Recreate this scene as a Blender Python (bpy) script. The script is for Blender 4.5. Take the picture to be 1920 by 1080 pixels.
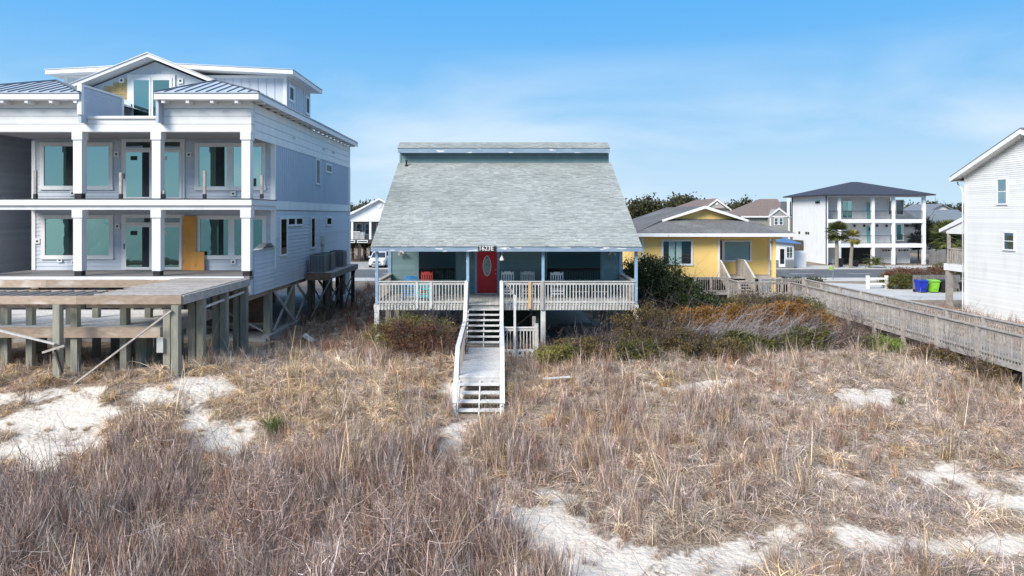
import bpy, math, random
import numpy as np
from mathutils import Matrix, Vector, Euler

for o in list(bpy.data.objects):
    bpy.data.objects.remove(o)
sc = bpy.context.scene
COL = sc.collection
random.seed(7)

# ------------------------------------------------------------------ camera, sky, sun, exposure
ZC = 6.4                     # drone height above the sand at the foot of the stair
FPX, CX, CY = 1280.0, 935.0, 402.0   # focal length and principal point on a 1920 x 1080 frame
cam_d = bpy.data.cameras.new("camera")
cam = bpy.data.objects.new("camera", cam_d)
COL.objects.link(cam)
cam.location = (0, 0, ZC)
cam.rotation_euler = (math.radians(90), 0, 0)
cam_d.sensor_fit = 'HORIZONTAL'
cam_d.sensor_width = 36
cam_d.lens = 24
cam_d.shift_x = (960 - CX) / 1920
cam_d.shift_y = -(540 - CY) / 1920
cam_d.clip_end = 6000
sc.camera = cam

SUN_EL, SUN_AZ = math.radians(35), math.radians(224)     # azimuth clockwise from +Y
world = bpy.data.worlds.new("World")
sc.world = world
world.use_nodes = True
wt = world.node_tree
wt.nodes.clear()
def wn(t, **k):
    n = wt.nodes.new(t)
    for a, b in k.items():
        setattr(n, a, b)
    return n
sky = wn('ShaderNodeTexSky', sky_type='NISHITA', sun_disc=False)
sky.sun_elevation = SUN_EL
sky.sun_rotation = SUN_AZ
sky.altitude = 0
sky.air_density = 1.0
sky.dust_density = 1.0
sky.ozone_density = 1.0
tc = wn('ShaderNodeTexCoord')
mp = wn('ShaderNodeMapping')
mp.inputs['Scale'].default_value = (1.0, 1.0, 3.6)
mp.inputs['Rotation'].default_value = (0, math.radians(8), math.radians(20))
nz = wn('ShaderNodeTexNoise')
nz.inputs['Scale'].default_value = 2.1
nz.inputs['Detail'].default_value = 7
nz.inputs['Roughness'].default_value = 0.52
nz.inputs['Distortion'].default_value = 0.35
rp = wn('ShaderNodeValToRGB')
rp.color_ramp.elements[0].position = 0.45
rp.color_ramp.elements[0].color = (0, 0, 0, 1)
rp.color_ramp.elements[1].position = 0.64
rp.color_ramp.elements[1].color = (1, 1, 1, 1)
sx = wn('ShaderNodeSeparateXYZ')
el = wn('ShaderNodeMapRange')          # thin cloud only low over the horizon
el.inputs['From Min'].default_value = 0.24
el.inputs['From Max'].default_value = 0.06
mul = wn('ShaderNodeMath', operation='MULTIPLY')
mul2 = wn('ShaderNodeMath', operation='MULTIPLY')
mul2.inputs[1].default_value = 0.85
hsv = wn('ShaderNodeHueSaturation')
hsv.inputs['Hue'].default_value = 0.5
hsv.inputs['Saturation'].default_value = 0.80
hsv.inputs['Value'].default_value = 1.15
mix = wn('ShaderNodeMix', data_type='RGBA')
mix.inputs['B'].default_value = (2.2, 2.5, 2.85, 1)
veil = wn('ShaderNodeValToRGB')            # hazy blue of the lower sky, even all round the horizon
cr = veil.color_ramp
cr.elements[0].position = 0.0
cr.elements[0].color = (.60, .80, .96, 1)
cr.elements[1].position = 1.0
cr.elements[1].color = (.105, .45, .94, 1)
for p_, c_ in ((.18, (.53, .755, .955)), (.50, (.285, .60, .945)), (.76, (.165, .50, .945))):
    e_ = cr.elements.new(p_); e_.color = (*c_, 1)
vel = wn('ShaderNodeMapRange')
vel.inputs['From Min'].default_value = 0.0
vel.inputs['From Max'].default_value = 0.32
vsc = wn('ShaderNodeVectorMath', operation='SCALE')
vsc.inputs['Scale'].default_value = 2.7
vfa = wn('ShaderNodeMapRange', interpolation_type='SMOOTHSTEP')   # clear air overhead
vfa.inputs['From Min'].default_value = 0.85
vfa.inputs['From Max'].default_value = 0.35
vmx = wn('ShaderNodeMix', data_type='RGBA')
bg = wn('ShaderNodeBackground')
bg.inputs['Strength'].default_value = 0.15
wo = wn('ShaderNodeOutputWorld')
L = wt.links.new
L(tc.outputs['Generated'], mp.inputs['Vector'])
L(mp.outputs['Vector'], nz.inputs['Vector'])
L(nz.outputs['Fac'], rp.inputs['Fac'])
L(tc.outputs['Generated'], sx.inputs['Vector'])
L(sx.outputs['Z'], el.inputs['Value'])
L(rp.outputs['Color'], mul.inputs[0])
L(el.outputs['Result'], mul.inputs[1])
L(mul.outputs[0], mul2.inputs[0])
L(sky.outputs['Color'], hsv.inputs['Color'])
L(sx.outputs['Z'], vel.inputs['Value'])
L(sx.outputs['Z'], vfa.inputs['Value'])
L(vel.outputs['Result'], veil.inputs['Fac'])
L(veil.outputs['Color'], vsc.inputs[0])
L(vfa.outputs['Result'], vmx.inputs['Factor'])
L(hsv.outputs['Color'], vmx.inputs['A'])
L(vsc.outputs['Vector'], vmx.inputs['B'])
L(vmx.outputs['Result'], mix.inputs['A'])
L(mul2.outputs[0], mix.inputs['Factor'])
L(mix.outputs['Result'], bg.inputs['Color'])
L(bg.outputs['Background'], wo.inputs['Surface'])

sun_d = bpy.data.lights.new("sun", 'SUN')
sun_d.energy = 2.05
sun_d.angle = math.radians(26)
sun_d.color = (1.0, 0.94, 0.85)
sun = bpy.data.objects.new("sun", sun_d)
COL.objects.link(sun)
tosun = Vector((math.sin(SUN_AZ) * math.cos(SUN_EL), math.cos(SUN_AZ) * math.cos(SUN_EL), math.sin(SUN_EL)))
sun.rotation_euler = tosun.to_track_quat('Z', 'Y').to_euler()
sun.location = (0, -20, 60)

vs = sc.view_settings
vs.view_transform = 'Standard'
vs.look = 'None'
vs.exposure = 1.32
vs.gamma = 1
vs.use_curve_mapping = False

# ------------------------------------------------------------------ small tools
W = {}
def xx(px, Y): return (px - CX) * Y / FPX
def zz(py, Y): return ZC - (py - CY) * Y / FPX

def link(o, parent=None, M=None):
    COL.objects.link(o)
    M = M or Matrix.Identity(4)
    if parent is not None:
        o.parent = parent
        o.matrix_parent_inverse = W[parent].inverted()
    o.matrix_basis = M
    W[o] = M
    return o

def tag(o, label=None, cat=None, group=None, kind=None):
    if label: o['label'] = label
    if cat: o['category'] = cat
    if group: o['group'] = group
    if kind: o['kind'] = kind
    return o

def thing(name, label, cat, loc=(0, 0, 0), group=None):
    o = bpy.data.objects.new(name, None)
    o.empty_display_size = 0.3
    link(o, None, Matrix.Translation(loc))
    return tag(o, label, cat, group)

class MB:
    def __init__(s): s.v = []; s.f = []; s.t = []
    def poly(s, pts, t=None):
        n = len(s.v); s.v += [tuple(p) for p in pts]
        s.f.append(tuple(range(n, n + len(pts)))); s.t.append(random.random() if t is None else t)
    def add(s, vs_, fs, t=None):
        n = len(s.v); t = random.random() if t is None else t
        s.v += [tuple(p) for p in vs_]
        for f in fs:
            s.f.append(tuple(i + n for i in f)); s.t.append(t)
    def box(s, lo, hi, t=None):
        x0, y0, z0 = lo; x1, y1, z1 = hi
        s.add([(x0,y0,z0),(x1,y0,z0),(x1,y1,z0),(x0,y1,z0),(x0,y0,z1),(x1,y0,z1),(x1,y1,z1),(x0,y1,z1)],
              [(0,3,2,1),(4,5,6,7),(0,1,5,4),(1,2,6,5),(2,3,7,6),(3,0,4,7)], t)
    def hexa(s, c, t=None):
        s.add(c, [(0,3,2,1),(4,5,6,7),(0,1,5,4),(1,2,6,5),(2,3,7,6),(3,0,4,7)], t)
    def prism(s, pts, vec, t=None):
        n = len(pts); vec = Vector(vec)
        a = [Vector(p) for p in pts]; b = [p + vec for p in a]
        s.add(a + b, [tuple(range(n))[::-1], tuple(range(n, 2 * n))] + [(i, (i + 1) % n, n + (i + 1) % n, n + i) for i in range(n)], t)
    def beam(s, p, q, w, h, up=(0, 0, 1), t=None):
        M_ = beam_matrix(p, q, w, h, up)
        s.hexa([M_ @ Vector(c) for c in CUBE_V], t)
    def tube(s, pts, rad, n=6, t=None, cap=True):
        pts = [Vector(p) for p in pts]; rings = []
        for i, p in enumerate(pts):
            d = (pts[min(i + 1, len(pts) - 1)] - pts[max(i - 1, 0)]).normalized()
            a = d.cross(Vector((0, 0, 1)))
            if a.length < 1e-3: a = Vector((1, 0, 0))
            a.normalize(); b = d.cross(a)
            r = rad[i] if isinstance(rad, (list, tuple)) else rad
            rings.append([p + r * (math.cos(2 * math.pi * k / n) * a + math.sin(2 * math.pi * k / n) * b) for k in range(n)])
        vsl = [v for r in rings for v in r]; fs = []
        for i in range(len(rings) - 1):
            for k in range(n):
                fs.append((i * n + k, i * n + (k + 1) % n, (i + 1) * n + (k + 1) % n, (i + 1) * n + k))
        if cap:
            fs.append(tuple(range(n))[::-1]); fs.append(tuple((len(rings) - 1) * n + k for k in range(n)))
        s.add(vsl, fs, t)
    def lathe(s, c, prof, n=16, t=None):
        c = Vector(c); vsl = []; fs = []
        for r, z in prof:
            for k in range(n):
                a = 2 * math.pi * k / n
                vsl.append(c + Vector((r * math.cos(a), r * math.sin(a), z)))
        for i in range(len(prof) - 1):
            for k in range(n):
                fs.append((i * n + k, i * n + (k + 1) % n, (i + 1) * n + (k + 1) % n, (i + 1) * n + k))
        fs.append(tuple(range(n))[::-1]); fs.append(tuple((len(prof) - 1) * n + k for k in range(n)))
        s.add(vsl, fs, t)
    def mesh(s, name, mat, smooth=False):
        m = bpy.data.meshes.new(name)
        m.from_pydata(s.v, [], s.f)
        a = m.attributes.new('tint', 'FLOAT', 'FACE'); a.data.foreach_set('value', s.t)
        m.materials.append(mat)
        if smooth: m.shade_smooth()
        m.update()
        return m
    def build(s, name, mat, parent=None, kind=None, label=None, smooth=False):
        o = bpy.data.objects.new(name, s.mesh(name, mat, smooth))
        M_ = Matrix.Identity(4)
        if parent is None and s.v:      # origin at the thing's base
            a = np.array(s.v); c = Vector((a[:, 0].mean(), a[:, 1].mean(), a[:, 2].min()))
            o.data.transform(Matrix.Translation(-c)); M_ = Matrix.Translation(c)
        link(o, parent, M_)
        return tag(o, label, kind=kind)

CUBE_V = [(-.5,-.5,-.5),(.5,-.5,-.5),(.5,.5,-.5),(-.5,.5,-.5),(-.5,-.5,.5),(.5,-.5,.5),(.5,.5,.5),(-.5,.5,.5)]
def beam_matrix(p, q, w, h, up=(0, 0, 1)):
    p, q = Vector(p), Vector(q); d = q - p; ln = d.length; z = d.normalized()
    u = Vector(up)
    if abs(z.dot(u.normalized())) > 0.99: u = Vector((0, 1, 0))
    x = u.cross(z).normalized(); y = z.cross(x)
    M_ = Matrix((x * w, y * h, z * ln)).transposed().to_4x4()
    return Matrix.Translation((p + q) / 2) @ M_
_cube = {}
def unit_cube(mat):
    if mat.name not in _cube:
        mb = MB(); mb.hexa(CUBE_V, 0.5); _cube[mat.name] = mb.mesh('box_' + mat.name, mat)
    return _cube[mat.name]
def B(name, parent, mat, lo, hi, label=None):
    lo, hi = Vector(lo), Vector(hi)
    o = bpy.data.objects.new(name, unit_cube(mat)); d = hi - lo
    link(o, parent, Matrix.Translation((lo + hi) / 2) @ Matrix.Diagonal((d.x, d.y, d.z, 1)))
    return tag(o, label)
def BM(name, parent, mat, p, q, w, h, up=(0, 0, 1), label=None):
    o = bpy.data.objects.new(name, unit_cube(mat))
    link(o, parent, beam_matrix(p, q, w, h, up))
    return tag(o, label)

def clip_u(poly, axis, lo, hi):
    """clip a 3-D polygon to lo <= p[axis] <= hi"""
    for sgn, lim in ((1, lo), (-1, -hi)):
        out = []
        for i, p in enumerate(poly):
            q = poly[(i + 1) % len(poly)]; dp = sgn * p[axis] - lim; dq = sgn * q[axis] - lim
            if dp >= 0: out.append(p)
            if dp * dq < 0:
                k = dp / (dp - dq); out.append(tuple(p[j] + k * (q[j] - p[j]) for j in range(3)))
        poly = out
        if len(poly) < 3: return []
    return poly

# value noise on numpy arrays
_rs = np.random.RandomState(11)
_tab = _rs.rand(256, 256)
def vnoise(x, y, s=1.0, o=0):
    x = np.asarray(x, float) / s + 31.7 * o + 1000; y = np.asarray(y, float) / s + 17.3 * o + 1000
    i = np.floor(x).astype(int); j = np.floor(y).astype(int); u = x - i; v = y - j
    u = u * u * (3 - 2 * u); v = v * v * (3 - 2 * v)
    g = lambda a, b: _tab[a % 256, b % 256]
    return (g(i, j) * (1 - u) + g(i + 1, j) * u) * (1 - v) + (g(i, j + 1) * (1 - u) + g(i + 1, j + 1) * u) * v
def fbm(x, y, s=1.0, o=0, n=4):
    r = 0; a = 0.5; t = 0
    for k in range(n):
        r = r + a * vnoise(x, y, s, o + k); t += a; a *= .5; s *= .5
    return r / t
def sstep(a, b, x):
    t = np.clip((x - a) / (b - a), 0, 1); return t * t * (3 - 2 * t)

# ------------------------------------------------------------------ materials
def mat(name, c1, c2=None, rough=0.75, nscale=3.0, stretch=(1, 1, 1), ovar=0.0, tvar=0.0, bump=0.0, bscale=30.0,
        metal=0.0, spec=0.3, detail=5, lo=0.35, hi=0.65, c3=None, n3=1.0, lo3=.55, hi3=.7):
    m = bpy.data.materials.new(name); m.use_nodes = True
    nt = m.node_tree; N = nt.nodes; b = N['Principled BSDF']; ln = nt.links.new
    b.inputs['Roughness'].default_value = rough
    b.inputs['Metallic'].default_value = metal
    b.inputs['Specular IOR Level'].default_value = spec
    geo = N.new('ShaderNodeNewGeometry'); mp_ = N.new('ShaderNodeMapping')
    mp_.inputs['Scale'].default_value = stretch
    ln(geo.outputs['Position'], mp_.inputs['Vector'])
    def noise(s, dt=detail):
        n = N.new('ShaderNodeTexNoise'); n.inputs['Scale'].default_value = s; n.inputs['Detail'].default_value = dt
        ln(mp_.outputs['Vector'], n.inputs['Vector']); return n
    def ramp(src, a, b_):
        r = N.new('ShaderNodeMapRange'); r.inputs['From Min'].default_value = a; r.inputs['From Max'].default_value = b_
        ln(src, r.inputs['Value']); return r.outputs['Result']
    def mixc(f, A, B_):
        x = N.new('ShaderNodeMix'); x.data_type = 'RGBA'
        if isinstance(f, float): x.inputs['Factor'].default_value = f
        else: ln(f, x.inputs['Factor'])
        for k, s in (('A', A), ('B', B_)):
            if isinstance(s, tuple): x.inputs[k].default_value = (*s, 1)
            else: ln(s, x.inputs[k])
        return x.outputs['Result']
    c2 = c2 or tuple(v * .85 for v in c1)
    col = mixc(ramp(noise(nscale).outputs['Fac'], lo, hi), c1, c2)
    if c3: col = mixc(ramp(noise(n3).outputs['Fac'], lo3, hi3), col, c3)
    def scale(col, src, var):
        r = N.new('ShaderNodeMapRange'); r.inputs['To Min'].default_value = 1 - var; r.inputs['To Max'].default_value = 1 + var
        ln(src, r.inputs['Value'])
        v = N.new('ShaderNodeVectorMath'); v.operation = 'SCALE'
        ln(col, v.inputs[0]); ln(r.outputs['Result'], v.inputs['Scale']); return v.outputs['Vector']
    if ovar:
        oi = N.new('ShaderNodeObjectInfo'); col = scale(col, oi.outputs['Random'], ovar)
    if tvar:
        at = N.new('ShaderNodeAttribute'); at.attribute_name = 'tint'; col = scale(col, at.outputs['Fac'], tvar)
    ln(col, b.inputs['Base Color'])
    if bump:
        bp = N.new('ShaderNodeBump'); bp.inputs['Strength'].default_value = bump; bp.inputs['Distance'].default_value = .02
        ln(noise(bscale, 4).outputs['Fac'], bp.inputs['Height']); ln(bp.outputs['Normal'], b.inputs['Normal'])
    return m

def glass(name, tint, dark, fac=0.55, rough=0.02, wob=0.0):
    """coated window glass: tinted mirror over a dark room"""
    m = bpy.data.materials.new(name); m.use_nodes = True
    nt = m.node_tree; N = nt.nodes; N.clear(); ln = nt.links.new
    out = N.new('ShaderNodeOutputMaterial'); mx = N.new('ShaderNodeMixShader'); mx.inputs[0].default_value = fac
    g = N.new('ShaderNodeBsdfGlossy'); g.inputs['Color'].default_value = (*tint, 1); g.inputs['Roughness'].default_value = rough
    d = N.new('ShaderNodeBsdfDiffuse'); d.inputs['Color'].default_value = (*dark, 1)
    ln(d.outputs[0], mx.inputs[1]); ln(g.outputs[0], mx.inputs[2]); ln(mx.outputs[0], out.inputs['Surface'])
    oi = N.new('ShaderNodeObjectInfo'); rr = N.new('ShaderNodeMapRange'); rr.inputs['To Min'].default_value = fac * .78; rr.inputs['To Max'].default_value = min(1, fac * 1.18)
    ln(oi.outputs['Random'], rr.inputs['Value']); ln(rr.outputs['Result'], mx.inputs[0])
    geo = N.new('ShaderNodeNewGeometry'); n = N.new('ShaderNodeTexNoise'); n.inputs['Scale'].default_value = 1.3
    ln(geo.outputs['Position'], n.inputs['Vector'])
    bp = N.new('ShaderNodeBump'); bp.inputs['Strength'].default_value = .12 + wob; bp.inputs['Distance'].default_value = .02
    ln(n.outputs['Fac'], bp.inputs['Height']); ln(bp.outputs['Normal'], g.inputs['Normal'])
    return m

m_white = mat('white_paint', (.74, .74, .73), (.69, .69, .69), .55, 1.5, (1, 1, .35), ovar=.03, c3=(.62, .615, .60), n3=2.2, lo3=.56, hi3=.80)
m_whiteold = mat('old_white_paint', (.74, .73, .70), (.60, .58, .55), .7, 4, (1, 1, .4), ovar=.06, tvar=.05, c3=(.42, .38, .33), n3=9, lo3=.62, hi3=.72, bump=.2)
m_vinyl = mat('white_vinyl_siding', (.71, .71, .69), (.67, .67, .65), .5, .8, (1, 1, .3), tvar=.06, c3=(.62, .615, .59), n3=1.6, lo3=.55, hi3=.8)
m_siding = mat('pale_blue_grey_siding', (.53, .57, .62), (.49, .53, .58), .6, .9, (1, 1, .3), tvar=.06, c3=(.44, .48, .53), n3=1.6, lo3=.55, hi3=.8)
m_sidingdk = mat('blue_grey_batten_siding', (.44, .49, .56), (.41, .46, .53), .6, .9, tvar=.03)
m_greysid = mat('grey_lap_siding', (.64, .635, .66), (.58, .575, .60), .7, .8, tvar=.10)
m_teal = mat('teal_lap_siding', (.15, .235, .245), (.125, .20, .21), .7, 1.3, (1, 1, .5), tvar=.10, c3=(.185, .27, .275), n3=.8)
m_bluetrim = mat('light_blue_trim', (.27, .40, .52), (.22, .34, .45), .65, 3, ovar=.05, c3=(.62, .64, .64), n3=7, lo3=.66, hi3=.70)
m_peel = mat('peeling_fascia_paint', (.25, .325, .40), (.20, .27, .35), .75, 3, (.55, 1, 2.2), c3=(.66, .65, .62), n3=2.6, lo3=.60, hi3=.63, detail=8)
m_shingle = mat('grey_green_shingle', (.37, .39, .365), (.325, .345, .325), .9, .9, tvar=.12, bump=.5, bscale=60, c3=(.27, .29, .265), n3=.35, lo3=.5, hi3=.75)
m_roofgrey = mat('charcoal_shingle', (.115, .112, .11), (.17, .165, .16), .9, 5, (1, 1, 1), tvar=.25, bump=.4, bscale=25, c3=(.20, .20, .19), n3=.5)
m_roofbrown = mat('brown_shingle', (.20, .155, .135), (.16, .12, .105), .9, 4, bump=.3, bscale=20)
m_roofdark = mat('black_blue_shingle', (.035, .042, .06), (.05, .055, .075), .85, 4, bump=.3, bscale=20)
m_roofgreyblue = mat('grey_blue_roof', (.17, .19, .21), (.14, .16, .18), .85, 2)
m_metalroof = mat('grey_standing_seam_metal', (.50, .55, .60), (.46, .51, .56), .42, 1, metal=.25, ovar=.05)
m_seam = mat('dark_seam_metal', (.16, .18, .21), None, .45, 1, metal=.5)
m_blueroof = mat('blue_metal_roof', (.16, .30, .52), (.13, .26, .47), .45, 1, metal=.3)
m_wood = mat('weathered_grey_wood', (.40, .365, .33), (.29, .26, .235), .85, 6, (1, 1, 1), ovar=.18, tvar=.15, bump=.3, bscale=40, c3=(.43, .40, .36), n3=2)
m_woodlt = mat('bleached_grey_wood', (.58, .56, .52), (.46, .44, .405), .85, 7, (1, 1, 1), ovar=.10, tvar=.10, bump=.3, bscale=40, c3=(.30, .28, .25), n3=14, lo3=.60, hi3=.70)
m_woodwhite = mat('whitewashed_wood', (.64, .63, .60), (.52, .51, .485), .85, 7, ovar=.08, tvar=.08, bump=.3, c3=(.36, .34, .31), n3=16, lo3=.62, hi3=.70)
m_pile = mat('green_grey_treated_pile', (.29, .28, .225), (.21, .205, .165), .9, 5, (3, 3, .35), ovar=.14, bump=.35, bscale=25, c3=(.38, .36, .31), n3=1.2)
m_lumber = mat('tan_brown_lumber', (.40, .31, .235), (.32, .245, .185), .85, 4, (1, 1, 2.5), ovar=.14, bump=.25, c3=(.50, .43, .37), n3=1.1)
m_newpost = mat('fresh_orange_lumber', (.62, .40, .20), (.55, .34, .16), .8, 5)
m_ply = mat('orange_plywood', (.64, .31, .085), (.54, .25, .065), .75, 3, (1, 1, .35), ovar=.08, c3=(.40, .20, .06), n3=6, lo3=.64, hi3=.70)
m_tan = mat('tan_cedar_shingle', (.50, .37, .17), (.42, .30, .13), .85, 4, ovar=.14)
m_cedarwood = mat('brown_platform_board', (.22, .14, .10), (.16, .105, .08), .85, 5, ovar=.1)
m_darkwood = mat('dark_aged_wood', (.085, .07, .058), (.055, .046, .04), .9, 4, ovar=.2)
m_black = mat('black_plastic', (.018, .018, .02), (.025, .025, .028), .5, 3)
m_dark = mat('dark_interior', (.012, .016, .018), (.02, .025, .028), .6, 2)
m_ceiling = mat('grey_porch_ceiling', (.42, .42, .45), (.38, .38, .41), .7, .8)
m_deckgrey = mat('grey_composite_deck', (.20, .19, .185), (.17, .16, .155), .6, 2, tvar=.05)
m_yellow = mat('yellow_stucco', (.88, .61, .215), (.84, .58, .20), .8, 1.2, bump=.15, bscale=60)
m_red = mat('red_door_paint', (.60, .02, .026), (.55, .017, .022), .4, 3)
m_glass = glass('teal_window_glass', (.46, .70, .64), (.012, .03, .03), .58, wob=-.06)
m_glasslow = glass('sea_darkened_window_glass', (.32, .55, .52), (.012, .03, .03), .50, wob=.25)  # lower storey copy of the teal glass, darker sea reflection put into its tint
m_glassdk = glass('dark_window_glass', (.50, .60, .62), (.012, .014, .016), .20)
m_glassporch = glass('porch_window_glass', (.40, .50, .52), (.008, .009, .010), .10)
m_glassblue = glass('pale_blue_window_glass', (.62, .80, .82), (.03, .05, .05), .50)
m_blind = mat('pale_green_curtain', (.34, .47, .45), (.30, .43, .41), .8, 3, (6, 6, .2))
m_blindteal = mat('teal_roller_blind', (.22, .36, .40), (.20, .34, .38), .6, 1)
m_frost = mat('frosted_door_glass', (.36, .42, .39), (.25, .31, .29), .25, 9, c3=(.10, .12, .11), n3=11, lo3=.58, hi3=.62)
m_concrete = mat('pale_concrete', (.50, .485, .455), (.44, .425, .395), .9, .8, bump=.2, c3=(.38, .365, .34), n3=.25)
m_concdk = mat('grey_concrete', (.33, .33, .32), (.27, .27, .265), .9, 1.2, bump=.2)
m_asphalt = mat('asphalt', (.115, .12, .125), (.095, .10, .105), .9, 3, bump=.3, c3=(.15, .15, .152), n3=.4)
m_ac = mat('grey_metal_louvre', (.25, .26, .265), (.21, .22, .225), .5, 3, metal=.4, ovar=.08)
m_grate = mat('black_fan_grille', (.03, .03, .032), None, .5, 3)
m_chrome = mat('brushed_metal', (.5, .5, .5), None, .35, 3, metal=.9)
m_bluechair = mat('blue_chair_paint', (.06, .25, .52), (.05, .21, .45), .5, 4)
m_tealchair = mat('turquoise_chair_paint', (.10, .58, .58), (.08, .50, .51), .5, 4)
m_redchair = mat('coral_chair_paint', (.62, .09, .07), (.55, .07, .06), .5, 4)
m_greychair = mat('grey_white_chair_paint', (.52, .52, .49), (.44, .44, .42), .6, 6)
m_binblue = mat('blue_bin_plastic', (.015, .04, .40), (.012, .032, .33), .45, 2)
m_bingreen = mat('lime_bin_plastic', (.23, .55, .04), (.20, .48, .035), .45, 2)
m_lime = mat('faded_lime_sign', (.30, .45, .08), None, .6, 3)
m_carwhite = mat('white_car_paint', (.78, .79, .80), None, .2, 1, spec=.6)
m_tyre = mat('tyre_rubber', (.02, .02, .021), None, .85, 4)
m_fencegrey = mat('grey_board_fence', (.20, .19, .18), (.15, .145, .14), .9, 4, ovar=.12)
m_beige = mat('beige_siding', (.46, .43, .37), None, .7, 2)
m_sage = mat('sage_grey_siding', (.30, .31, .28), (.26, .27, .245), .7, 2)
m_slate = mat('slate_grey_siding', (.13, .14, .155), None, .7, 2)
m_aqua = mat('aqua_door_paint', (.20, .52, .49), None, .5, 2)
m_darkgreen = mat('dark_green_board', (.045, .075, .06), (.035, .06, .048), .8, 3)
m_palmtrunk = mat('palm_bark', (.27, .235, .19), (.17, .145, .115), .95, 6, (1, 1, 3), bump=.6, bscale=14)
m_bark = mat('grey_bark', (.16, .135, .115), (.11, .095, .08), .95, 6, bump=.5)
m_paper = mat('white_sheet', (.72, .70, .66), (.62, .60, .56), .8, 3)

def leafmat(name, c1, c2, c3=None, trans=.25):
    m = bpy.data.materials.new(name); m.use_nodes = True
    nt = m.node_tree; N = nt.nodes; b = N['Principled BSDF']; ln = nt.links.new
    b.inputs['Roughness'].default_value = .6; b.inputs['Specular IOR Level'].default_value = .25
    at = N.new('ShaderNodeAttribute'); at.attribute_name = 'tint'
    r = N.new('ShaderNodeValToRGB'); r.color_ramp.elements[0].color = (*c1, 1); r.color_ramp.elements[1].color = (*c2, 1)
    if c3:
        e = r.color_ramp.elements.new(.8); e.color = (*c2, 1); r.color_ramp.elements[2].color = (*c3, 1)
    ln(at.outputs['Fac'], r.inputs['Fac']); ln(r.outputs['Color'], b.inputs['Base Color'])
    t = N.new('ShaderNodeBsdfTranslucent'); ln(r.outputs['Color'], t.inputs['Color'])
    mx = N.new('ShaderNodeMixShader'); mx.inputs[0].default_value = trans
    o = N['Material Output']; ln(b.outputs[0], mx.inputs[1]); ln(t.outputs[0], mx.inputs[2]); ln(mx.outputs[0], o.inputs['Surface'])
    return m
l_myrtle = leafmat('myrtle_leaf', (.02, .034, .014), (.07, .092, .03), (.15, .17, .055))
l_olive = leafmat('olive_leaf', (.045, .055, .018), (.15, .145, .035), (.28, .25, .06))
l_orange = leafmat('rusty_leaf', (.15, .075, .022), (.34, .17, .035), (.46, .27, .06))
l_yellowgreen = leafmat('yellow_green_leaf', (.10, .11, .02), (.28, .25, .05), (.42, .36, .09))
l_redbrown = leafmat('red_brown_leaf', (.07, .04, .03), (.22, .105, .06), (.34, .19, .10))
l_lime = leafmat('lime_leaf', (.14, .20, .035), (.28, .34, .08), (.36, .40, .12))
l_pine = leafmat('pine_needle', (.018, .026, .014), (.05, .062, .026), (.085, .085, .04))
l_wood = leafmat('far_wood_leaf', (.025, .030, .014), (.085, .085, .034), (.13, .105, .055))
l_palm = leafmat('palm_frond_leaf', (.06, .075, .02), (.14, .15, .045), (.24, .21, .08))
l_palmdry = leafmat('yellowing_palm_leaf', (.14, .13, .03), (.30, .26, .06), (.40, .32, .11))
l_twig = leafmat('grey_twig', (.15, .13, .125), (.30, .265, .255), (.42, .38, .37), .0)
l_twigdk = leafmat('dark_twig', (.06, .045, .042), (.13, .10, .09), (.20, .16, .15), .0)
l_mixed = leafmat('winter_shrub_leaf', (.06, .042, .03), (.17, .125, .045), (.38, .27, .085))
l_green = leafmat('grass_green', (.07, .10, .02), (.16, .20, .05), (.25, .26, .08))
# ------------------------------------------------------------------ ground
def gz(x, y):
    x = np.asarray(x, float); y = np.asarray(y, float)
    z = -0.75 + 1.30 * sstep(11.5, 25.0, y)
    bump = (fbm(x, y, 5.5, 1, 3) - .5) * .75 + (fbm(x, y, 1.6, 5, 3) - .5) * .22
    z = z + bump * (1 - sstep(27, 34, y) * .75) * (1 - sstep(40, 46, y))
    z = z + .30 * np.exp(-((x + 7.5) / 3.5) ** 2 - ((y - 22.5) / 2.6) ** 2)      # grassy mound beside the new deck
    z = z + .25 * np.exp(-((x - 7) / 6) ** 2 - ((y - 27.5) / 2.5) ** 2)
    z = z + .06 * np.exp(-((x + .6) / 1.3) ** 2 - ((y - 20.9) / 1.6) ** 2)       # foot of the stair
    z = z + .38 * (1 - sstep(-10.8, -7.6, x)) * np.exp(-((y - 23.2) / 3.2) ** 2)       # sand banked up against the deck posts
    kf = np.exp(-((x + .6) / 1.6) ** 4 - ((y - 21.3) / 1.5) ** 4); z = z * (1 - kf) + .10 * kf      # trodden sand at the foot of the stair
    flat = sstep(3.2, 5.0, x + 9.5) * sstep(3.0, 4.5, 10.2 - x) * sstep(28.5, 31, y)
    z = z * (1 - flat) + .28 * flat
    k = sstep(40, 52, y); z = z * (1 - k) + .25 * k
    kl = sstep(-10.5, 14.0, -y); z = z * (1 - kl) + (-2.6) * kl
    return z
def gz1(x, y): return float(gz(x, y))
def ground_at(px, py):
    Y = 20.0
    for _ in range(40):
        X = xx(px, Y); Y = .5 * Y + .5 * (ZC - gz1(X, Y)) * FPX / (py - CY)
    return xx(px, Y), Y

def inpoly(x, y, poly):
    r = np.zeros(np.shape(x), bool); n = len(poly)
    for i in range(n):
        x0, y0 = poly[i]; x1, y1 = poly[(i + 1) % n]
        c = ((y0 > y) != (y1 > y)) & (x < (x1 - x0) * (y - y0) / (y1 - y0 + 1e-12) + x0)
        r ^= c
    return r
def dist_line(x, y, pts):
    d = np.full(np.shape(x), 1e9)
    for (x0, y0, w0), (x1, y1, w1) in zip(pts, pts[1:]):
        dx, dy = x1 - x0, y1 - y0; l2 = dx * dx + dy * dy + 1e-9
        t = np.clip(((x - x0) * dx + (y - y0) * dy) / l2, 0, 1)
        d = np.minimum(d, np.hypot(x - x0 - t * dx, y - y0 - t * dy) / (w0 + t * (w1 - w0)))
    return d
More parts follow.
